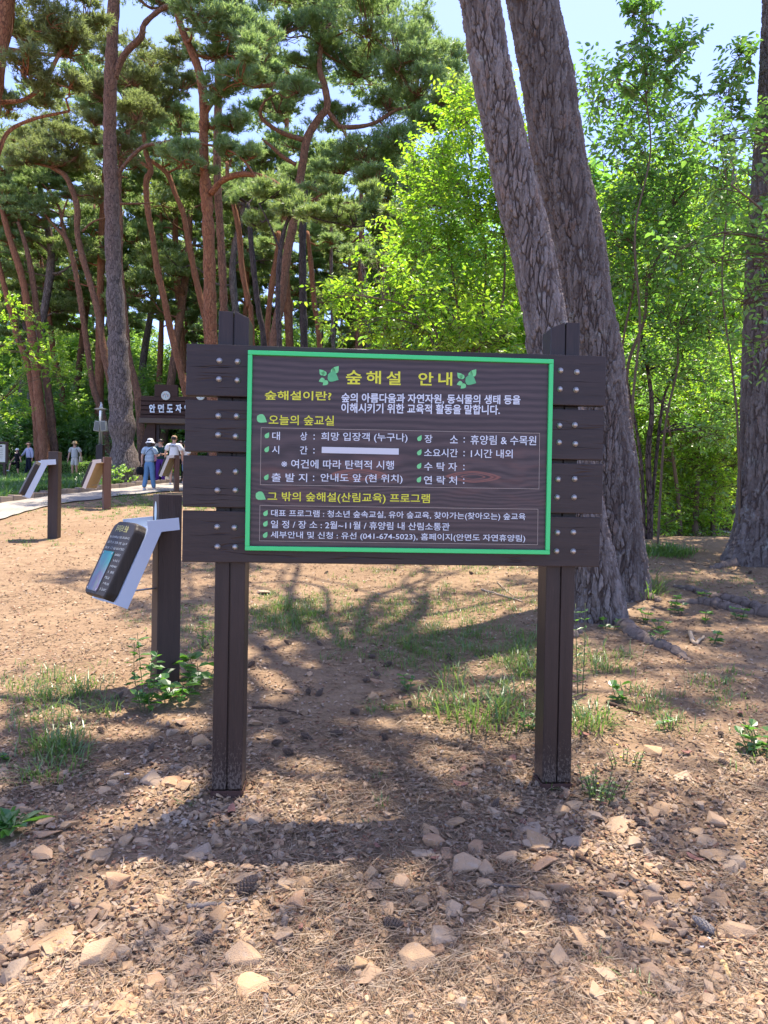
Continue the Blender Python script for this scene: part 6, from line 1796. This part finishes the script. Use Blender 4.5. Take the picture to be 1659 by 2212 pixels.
# grass: patches given as (px, py, rx, ry, clumps, height, blades)
GP = [(720, 1330, 230, 60, 330, .075, 10), (960, 1390, 190, 60, 280, .08, 10), (620, 1330, 70, 40, 80, .10, 10), (1130, 1430, 60, 50, 66, .11, 10), (1010, 1300, 200, 40, 150, .07, 8), (1060, 1530, 110, 34, 26, .19, 9), (950, 1510, 50, 40, 14, .17, 8), (1080, 1570, 50, 18, 7, .26, 12),
      (130, 1520, 110, 80, 66, .11, 10), (120, 1620, 70, 40, 34, .12, 10), (60, 1480, 80, 50, 26, .07, 8), (190, 1500, 40, 50, 10, .14, 8), (90, 1680, 60, 20, 10, .10, 10), (430, 1340, 60, 50, 26, .08, 9), (440, 1400, 30, 40, 12, .14, 9), (330, 1340, 80, 20, 20, .05, 8),
      (1290, 1430, 60, 40, 30, .12, 10), (1270, 1560, 50, 30, 20, .15, 12), (1400, 1530, 70, 40, 24, .09, 9), (1560, 1490, 60, 50, 24, .08, 9), (1440, 1560, 40, 30, 10, .10, 10), (1620, 1600, 40, 60, 10, .08, 9), (820, 1530, 40, 14, 12, .05, 9), (1600, 1260, 90, 30, 30, .06, 8), (1480, 1250, 60, 20, 16, .06, 8), (1400, 1275, 30, 20, 14, .25, 14), (1250, 1260, 30, 30, 10, .15, 10),
      (340, 1085, 110, 18, 260, .10, 10), (180, 1100, 140, 16, 90, .07, 9), (60, 1160, 120, 20, 40, .07, 9), (420, 1090, 60, 14, 80, .12, 10), (250, 1120, 60, 10, 20, .07, 9), (480, 1230, 140, 14, 30, .06, 8), (900, 1235, 160, 12, 40, .06, 8), (1100, 1230, 120, 14, 50, .07, 8), (1440, 1196, 70, 9, 70, .16, 12), (820, 1740, 3, 3, 2, .05, 6), (800, 1780, 3, 3, 1, .05, 6), (1190, 1700, 4, 3, 2, .05, 6), (1280, 2080, 4, 3, 2, .05, 6), (1375, 2140, 5, 4, 2, .06, 6), (400, 1740, 6, 4, 2, .06, 6), (815, 1680, 8, 5, 3, .05, 7)]
CP, CH, CB = [], [], {}
allV, allF, off = [], [], 0
for (a, b, rx, ry, n, h, bl) in GP:
    th = frand(0, 6.28, n); rr = np.sqrt(frand(0, 1, n)) * (1 + .25 * rng.normal(size=n))
    P = G(a + np.cos(th) * rr * rx, b + np.sin(th) * rr * ry)
    V, F = blades(P, bl, h * frand(.45, 1.35, n), h * .8, min(.0042, .0016 + h * .012) * (1 if b > 1200 else 1.8), 1.5)
    allV.append(V); allF.append(F + off); off += len(V)
tag(obj('grass', np.concatenate(allV), allF, ML_grass), 'thin green grass growing in patches on the litter', 'grass', kind='stuff')

# ------------------------------------------------------------------ pine cones
MCONE = plain('cone_scale', (.15, .11, .085), .8, 0, .5, .3, 60, .1)
MCONEG = plain('grey_cone_scale', (.24, .21, .185), .85, 0, .4, .3, 60, .1)
def cone(open_, n=70):
    core = MB()
    mb = MB()
    for i in range(n):
        f = i / n
        a = i * 2.39996
        z = -.5 + f
        r = .30 * math.sin(math.pi * min(1, (f * .86 + .12))) ** .8
        el = (.15 + 1.15 * f) if open_ else (.9 + .5 * f)
        L = (.24 if open_ else .17) * (1 - .45 * abs(f - .4))
        o = np.array([math.cos(a) * r * .45, math.sin(a) * r * .45, z])
        d = np.array([math.cos(a) * math.cos(el), math.sin(a) * math.cos(el), math.sin(el)])
        s = np.array([-math.sin(a), math.cos(a), 0]); u = np.cross(d, s)
        wv = .085 * (1 - .4 * abs(f - .4))
        V = [o - s * wv * .4, o + s * wv * .4, o + d * L * .8 + s * wv, o + d * L + u * .02, o + d * L * .8 - s * wv]
        V2 = [v - u * .035 for v in V]
        mb.add(V + V2, [np.array([0, 1, 2, 3, 4]), np.array([9, 8, 7, 6, 5]), np.array([2, 7, 8, 3]), np.array([3, 8, 9, 4]), np.array([1, 6, 7, 2]), np.array([4, 9, 5, 0])])
    mb.lathe([(0, -.5), (.12, -.42), (.17, -.1), (.10, .3), (0, .46)], (0, 0, 0), 10)
    return np.concatenate(mb.V), mb.F
cm_ = [mesh('pine_cone', *cone(True), MCONE), mesh('pine_cone', *cone(True, 54), MCONE), mesh('pine_cone', *cone(False), MCONEG)]
CN = [(574,1404),(622,1393),(690,1393),(543,1439),(791,1474),(814,1461),(690,1502),(666,1499),(872,1495),(767,1542),(726,1590),(661,1597),(623,1631),(831,1598),(838,1439),(803,1422),(885,1525),(612,1562),(769,1278),(705,1239),(971,1424),(597,1611),(853,1234),(1018,1241),(848,2004),(82,1927),(548,1872),(741,2105),(444,2040),(1070,1742),(1563,1653),(1557,1592),(1383,1785),(217,1584),(451,1621),(258,1508),(326,1622),(1620,1240),(1545,1316),(1470,1330),(1180,1440)]
big = {(848, 2004): ('dark open pine cone beside the rounded boulder at the bottom middle', .055), (82, 1927): ('small dark pine cone behind a stone near the left edge', .045), (548, 1872): ('small open pine cone in the needles behind the twig with the big cone', .04), (1070, 1742): ('dark pine cone alone on gravel in front of the right post', .045), (1383, 1785): ('black squashed pine cone beside a spotted stone right of the right post', .045), (326, 1622): ('weathered pale pine cone left of the left post', .045)}
for k, (a, b) in enumerate(CN):
    g = G(np.array(a, float), np.array(b, float))
    lb, s = big.get((a, b), ('dark open pine cone lying in the needle litter behind the sign posts', frand(.042, .055)))
    o = bpy.data.objects.new('pine_cone', cm_[k % 2]); COL.objects.link(o)
    o.location = (g[0], g[1], float(gz(g[0], g[1])) + s * .34)
    o.rotation_euler = (frand(.6, 2.2), frand(-.6, .6), frand(0, 6.28)); o.scale = (s * 1.15, s * 1.15, s * 1.2)
    tag(o, lb, 'pine cone', 'pine cones on the ground')
for (a, b, s, kind, lb) in ((532, 1928, .085, 0, 'biggest dark pine cone on the end of the grey twig in the front left'), (1521, 2014, .075, 2, 'pale grey closed pine cone near the right edge')):
    g = G(np.array(a, float), np.array(b, float))
    o = bpy.data.objects.new('pine_cone', cm_[kind]); COL.objects.link(o)
    o.location = (g[0], g[1], float(gz(g[0], g[1])) + s * .36); o.rotation_euler = (1.2, .3, 2.2 if kind == 0 else 3.9); o.scale = (s,) * 3
    tag(o, lb, 'pine cone', 'pine cones on the ground')

# ------------------------------------------------------------------ twigs, bark flakes, small rubbish
MTW = plain('grey_twig', (.20, .165, .14), .9, 0, .35, .5, 50, .1)
MTWP = plain('pale_twig', (.36, .28, .20), .9, 0, .3, .5, 50, .1)
def stick(label, pts, r, m=MTW, name='twig', cat='twig', side=None, group=None):
    q = np.array([G(float(a), float(b)) for a, b in pts]); q[:, 2] += r * 1.1
    base = q[0].copy()
    Q = spline(q - base, len(pts) * 7)
    Q += rng.normal(size=Q.shape) * r * .18
    mb = MB().tube(Q, np.linspace(r, r * .55, len(Q)) * (1 + .15 * rng.normal(size=len(Q))), 8)
    if side:
        e = np.array([G(float(a), float(b)) for a, b in side]) - base; e[:, 2] += r
        mb.tube(spline(e, 10), np.linspace(r * .6, r * .25, 10), 6)
    return tag(mb.obj(name, m, None, True, base), label, cat, group)
stick('grey forked twig carrying the biggest pine cone in the front left', [(405, 1964), (450, 1962), (495, 1958), (535, 1950)], .011, side=[(455, 1963), (435, 1955), (428, 1948)])
stick('short dark stick pointing down between stones in the front middle', [(593, 2025), (606, 2050), (620, 2082)], .009)
stick('upright grey stick cut by the bottom edge in the front middle', [(575, 2160), (572, 2190), (570, 2225)], .011)
stick('bent dark twig beside the rounded boulder at the bottom middle', [(858, 2068), (845, 2100), (846, 2135)], .008)
stick('thin curved twig under the grey forked one', [(390, 2125), (360, 2150), (340, 2190)], .005)
stick('long thin dark twig in the litter right of the left post', [(545, 1530), (590, 1532), (650, 1545)], .008, MB_twig)
stick('pale bare branch lying in front of the leaning pines left of the right post', [(1040, 1275), (1090, 1290), (1130, 1302)], .012, MTWP, side=[(1075, 1260), (1110, 1290), (1140, 1300)])
stick('thin twig near the middle right of the gravel', [(1245, 1855), (1290, 1880), (1320, 1895)], .012, MB_twig)
stick('thin branching twig at the front right among the stones', [(1050, 1915), (1100, 1918), (1140, 1920)], .006)
stick('dark twig on the needles right of the right post', [(1310, 1520), (1350, 1535), (1390, 1548)], .012, MB_twig)
stick('dark twig under the mound of litter right of the massive trunk roots', [(1490, 1370), (1500, 1395), (1520, 1380)], .02, MTWP)
stick('yellow wood splinter lying near the bottom right', [(1562, 2088), (1570, 2105), (1580, 2128)], .011, plain('yellow_wood', (.55, .38, .17), .8), 'splinter', 'splinter')
stick('thin reddish twig fallen among the gravel left of the front twig', [(455, 1848), (470, 1862), (480, 1880)], .006, MTWP)
WST = plain('white_plastic', (.74, .75, .78), .45)
def chipbox(name, label, cat, a, b, d, rz, m):
    g = G(float(a), float(b))
    bm_ = MB().box((0, 0, 0), d, min(d) * .2)
    o = bm_.obj(name, m, None, False, (g[0], g[1], float(gz(g[0], g[1])) + d[2] * .8))
    o.rotation_euler = (.1, -.1, rz)
    return tag(o, label, cat)
chipbox('plastic_strip', 'white broken plastic strip on the stones near the right edge', 'litter strip', 1520, 2042, (.085, .016, .006), .62, WST)
cg = G(270., 1677.)
cb = MB().tube([(-.02, 0, .0), (.022, .0, .0)], .0042, 10).obj('cigarette_end', WST, None, True, (cg[0], cg[1], cg[2] + .012))
tag(cb, 'white cigarette end lying on stones left of the left post', 'cigarette end'); cb.rotation_euler = (0, 0, .25)
MFL = plain('bark_flake', (.24, .12, .09), .85, 0, .4, .5, 30, .1)
gF = 'reddish bark flakes on the ground'
for (a, b, s) in ((995, 1700, .10), (1105, 1645, .09), (1260, 1590, .09), (815, 1835, .05), (940, 1860, .05), (1130, 1783, .06), (500, 1755, .09), (1390, 1512, .07), (1600, 1545, .08), (1500, 1860, .07), (1530, 2160, .05), (650, 2010, .035), (1300, 1740, .06), (1480, 1630, .07), (1000, 1668, .06)):
    g = G(float(a), float(b))
    N = 9
    th = np.linspace(0, 2 * math.pi, N, endpoint=False)
    rr = .5 * frand(.7, 1.15, N)
    X = np.cos(th) * rr * s; Yv = np.sin(th) * rr * s * .5
    Z = .004 + .14 * s * (np.cos(th) ** 2)
    V = np.concatenate([np.stack([X, Yv, Z], -1), np.stack([X, Yv, Z - .004], -1), [[0, 0, .005]], [[0, 0, .001]]])
    F = [np.array([i, (i + 1) % N, 2 * N]) for i in range(N)] + [np.array([(i + 1) % N + N, i + N, 2 * N + 1]) for i in range(N)] + [np.array([i, i + N, (i + 1) % N + N, (i + 1) % N]) for i in range(N)]
    o = obj('bark_flake', V, F, MFL, None, False, (g[0], g[1], float(gz(g[0], g[1])) + .012)); o.rotation_euler = (frand(-.2, .2), frand(-.2, .2), frand(0, 6.28))
    tag(o, 'thin curled reddish brown flake of pine bark on the ground', 'bark flake', gF)

# ------------------------------------------------------------------ weeds
def weed(label, a, b, stems, h, L, nl, Wr=.3, name='weed', spread=.05, m=ML_weed, whorl=True, lean=.15, flowers=None):
    g = G(float(a), float(b)); g[2] = float(gz(g[0], g[1]))
    t = thing(name, label, 'weed', g)
    mb = MB(); P_, D_, N_, L_ = [], [], [], []
    for s in range(stems):
        th = frand(0, 6.28)
        o = np.array([math.cos(th), math.sin(th), 0]) * spread * frand(0, 1)
        top = o + np.array([math.cos(th) * lean * h, math.sin(th) * lean * h, h * frand(.75, 1.05)])
        Q = spline([o - np.array([0, 0, .03]), (o + top) / 2 + rng.normal(size=3) * .02 * h, top], 12)
        mb.tube(Q, np.linspace(.004, .0018, 12), 5)
        for j in range(nl):
            f = .15 + .85 * (j + .5) / nl
            p = Q[min(11, int(f * 11.5))]
            for q in (0, math.pi):
                a2 = th + j * 1.5 + q + frand(-.3, .3)
                P_.append(p); D_.append([math.cos(a2), math.sin(a2), frand(-.1, .55)]); N_.append([0, 0, 1]); L_.append(L * frand(.7, 1.15) * (1 - .35 * f if nl > 3 else 1))
    L_ = np.array(L_)
    mb.obj('stem', plain('green_stem', (.10, .12, .045), .7), t, True)
    V = leaves(np.array(P_), np.array(D_), np.array(N_, float) + rng.normal(size=(len(P_), 3)) * .2, L_, L_ * Wr)
    obj('foliage', V, leaf_faces(len(P_)), m, t)
    if flowers:
        for q in range(flowers[0]):
            p = np.array(P_[rng.integers(len(P_))]) + np.array([frand(-.05, .05), 0, frand(.02, .06)])
            MB().add(*ellip(p, (flowers[1], flowers[1], flowers[1] * .6), 7, 5)).obj('flower', flowers[2], t)
    return t
weed('tall leafy weed with dark stems in front of the nearest log sign post', 318, 1535, 4, .50, .105, 7, .26, spread=.05, lean=.12)
weed('low clump of broad dark green leaves between the nearest log sign and the left post', 385, 1510, 9, .16, .105, 2, .42, spread=.17, lean=.6, name='leafy_plant')
weed('second low clump of broad leaves touching the left post', 430, 1475, 7, .2, .10, 2, .42, spread=.14, lean=.5, name='leafy_plant')
weed('tall thin weed with pale flower head behind the right post', 1256, 1500, 2, .62, .07, 7, .2, spread=.03, lean=.06)
weed('thin upright weed growing behind the nearest log sign post', 438, 1400, 2, .32, .07, 6, .2, spread=.03, lean=.05)
weed('toothed rosette of dandelion leaves at the left edge', 18, 1790, 12, .045, .14, 1, .2, spread=.03, lean=1.2, name='rosette_plant')
weed('bushy clover plant with tiny yellow flowers beside the right post foot', 1288, 1725, 16, .13, .026, 5, .42, spread=.12, lean=.35, name='clover_plant', m=ML_hill, flowers=(3, .006, plain('yellow_flower', (.75, .55, .03), .6)))
weed('small trailing plant with tiny yellow flowers right of the clover', 1345, 1660, 8, .10, .018, 5, .4, spread=.08, lean=.4, name='clover_plant', m=ML_hill, flowers=(3, .006, plain('yellow_petal', (.75, .55, .03), .6)))
weed('three round bright leaves standing alone right of the right post', 1452, 1575, 3, .10, .05, 1, .45, spread=.04, lean=.3)
weed('leafy plant cut off by the right edge of the view', 1645, 1625, 7, .16, .07, 2, .4, spread=.1, lean=.4)
weed('small bright two-leaf seedling near the grass in the middle', 880, 1490, 3, .10, .055, 2, .42, spread=.05, lean=.4)
weed('small round-leaved plant at the left side of the right post', 1146, 1580, 4, .12, .045, 2, .48, spread=.03, lean=.3)
weed('dark broad leaf seedling at the left edge', 12, 1645, 3, .06, .06, 1, .42, spread=.02, lean=.6)
gW = 'small leafy seedlings in front of the big roots'
for (a, b) in ((1425, 1365), (1395, 1345), (1520, 1345), (1535, 1390), (1425, 1390), (1600, 1340), (1470, 1325), (1350, 1520), (1455, 1310), (1520, 1300), (1320, 1360)):
    weed('small bright green seedling in the needle litter before the big roots', a, b, 3, .13, .07, 2, .42, spread=.05, lean=.4)['group'] = gW
weed('grassy leafy weed between the two leaning pine trunks', 1385, 1270, 6, .28, .10, 4, .2, spread=.08, lean=.3)
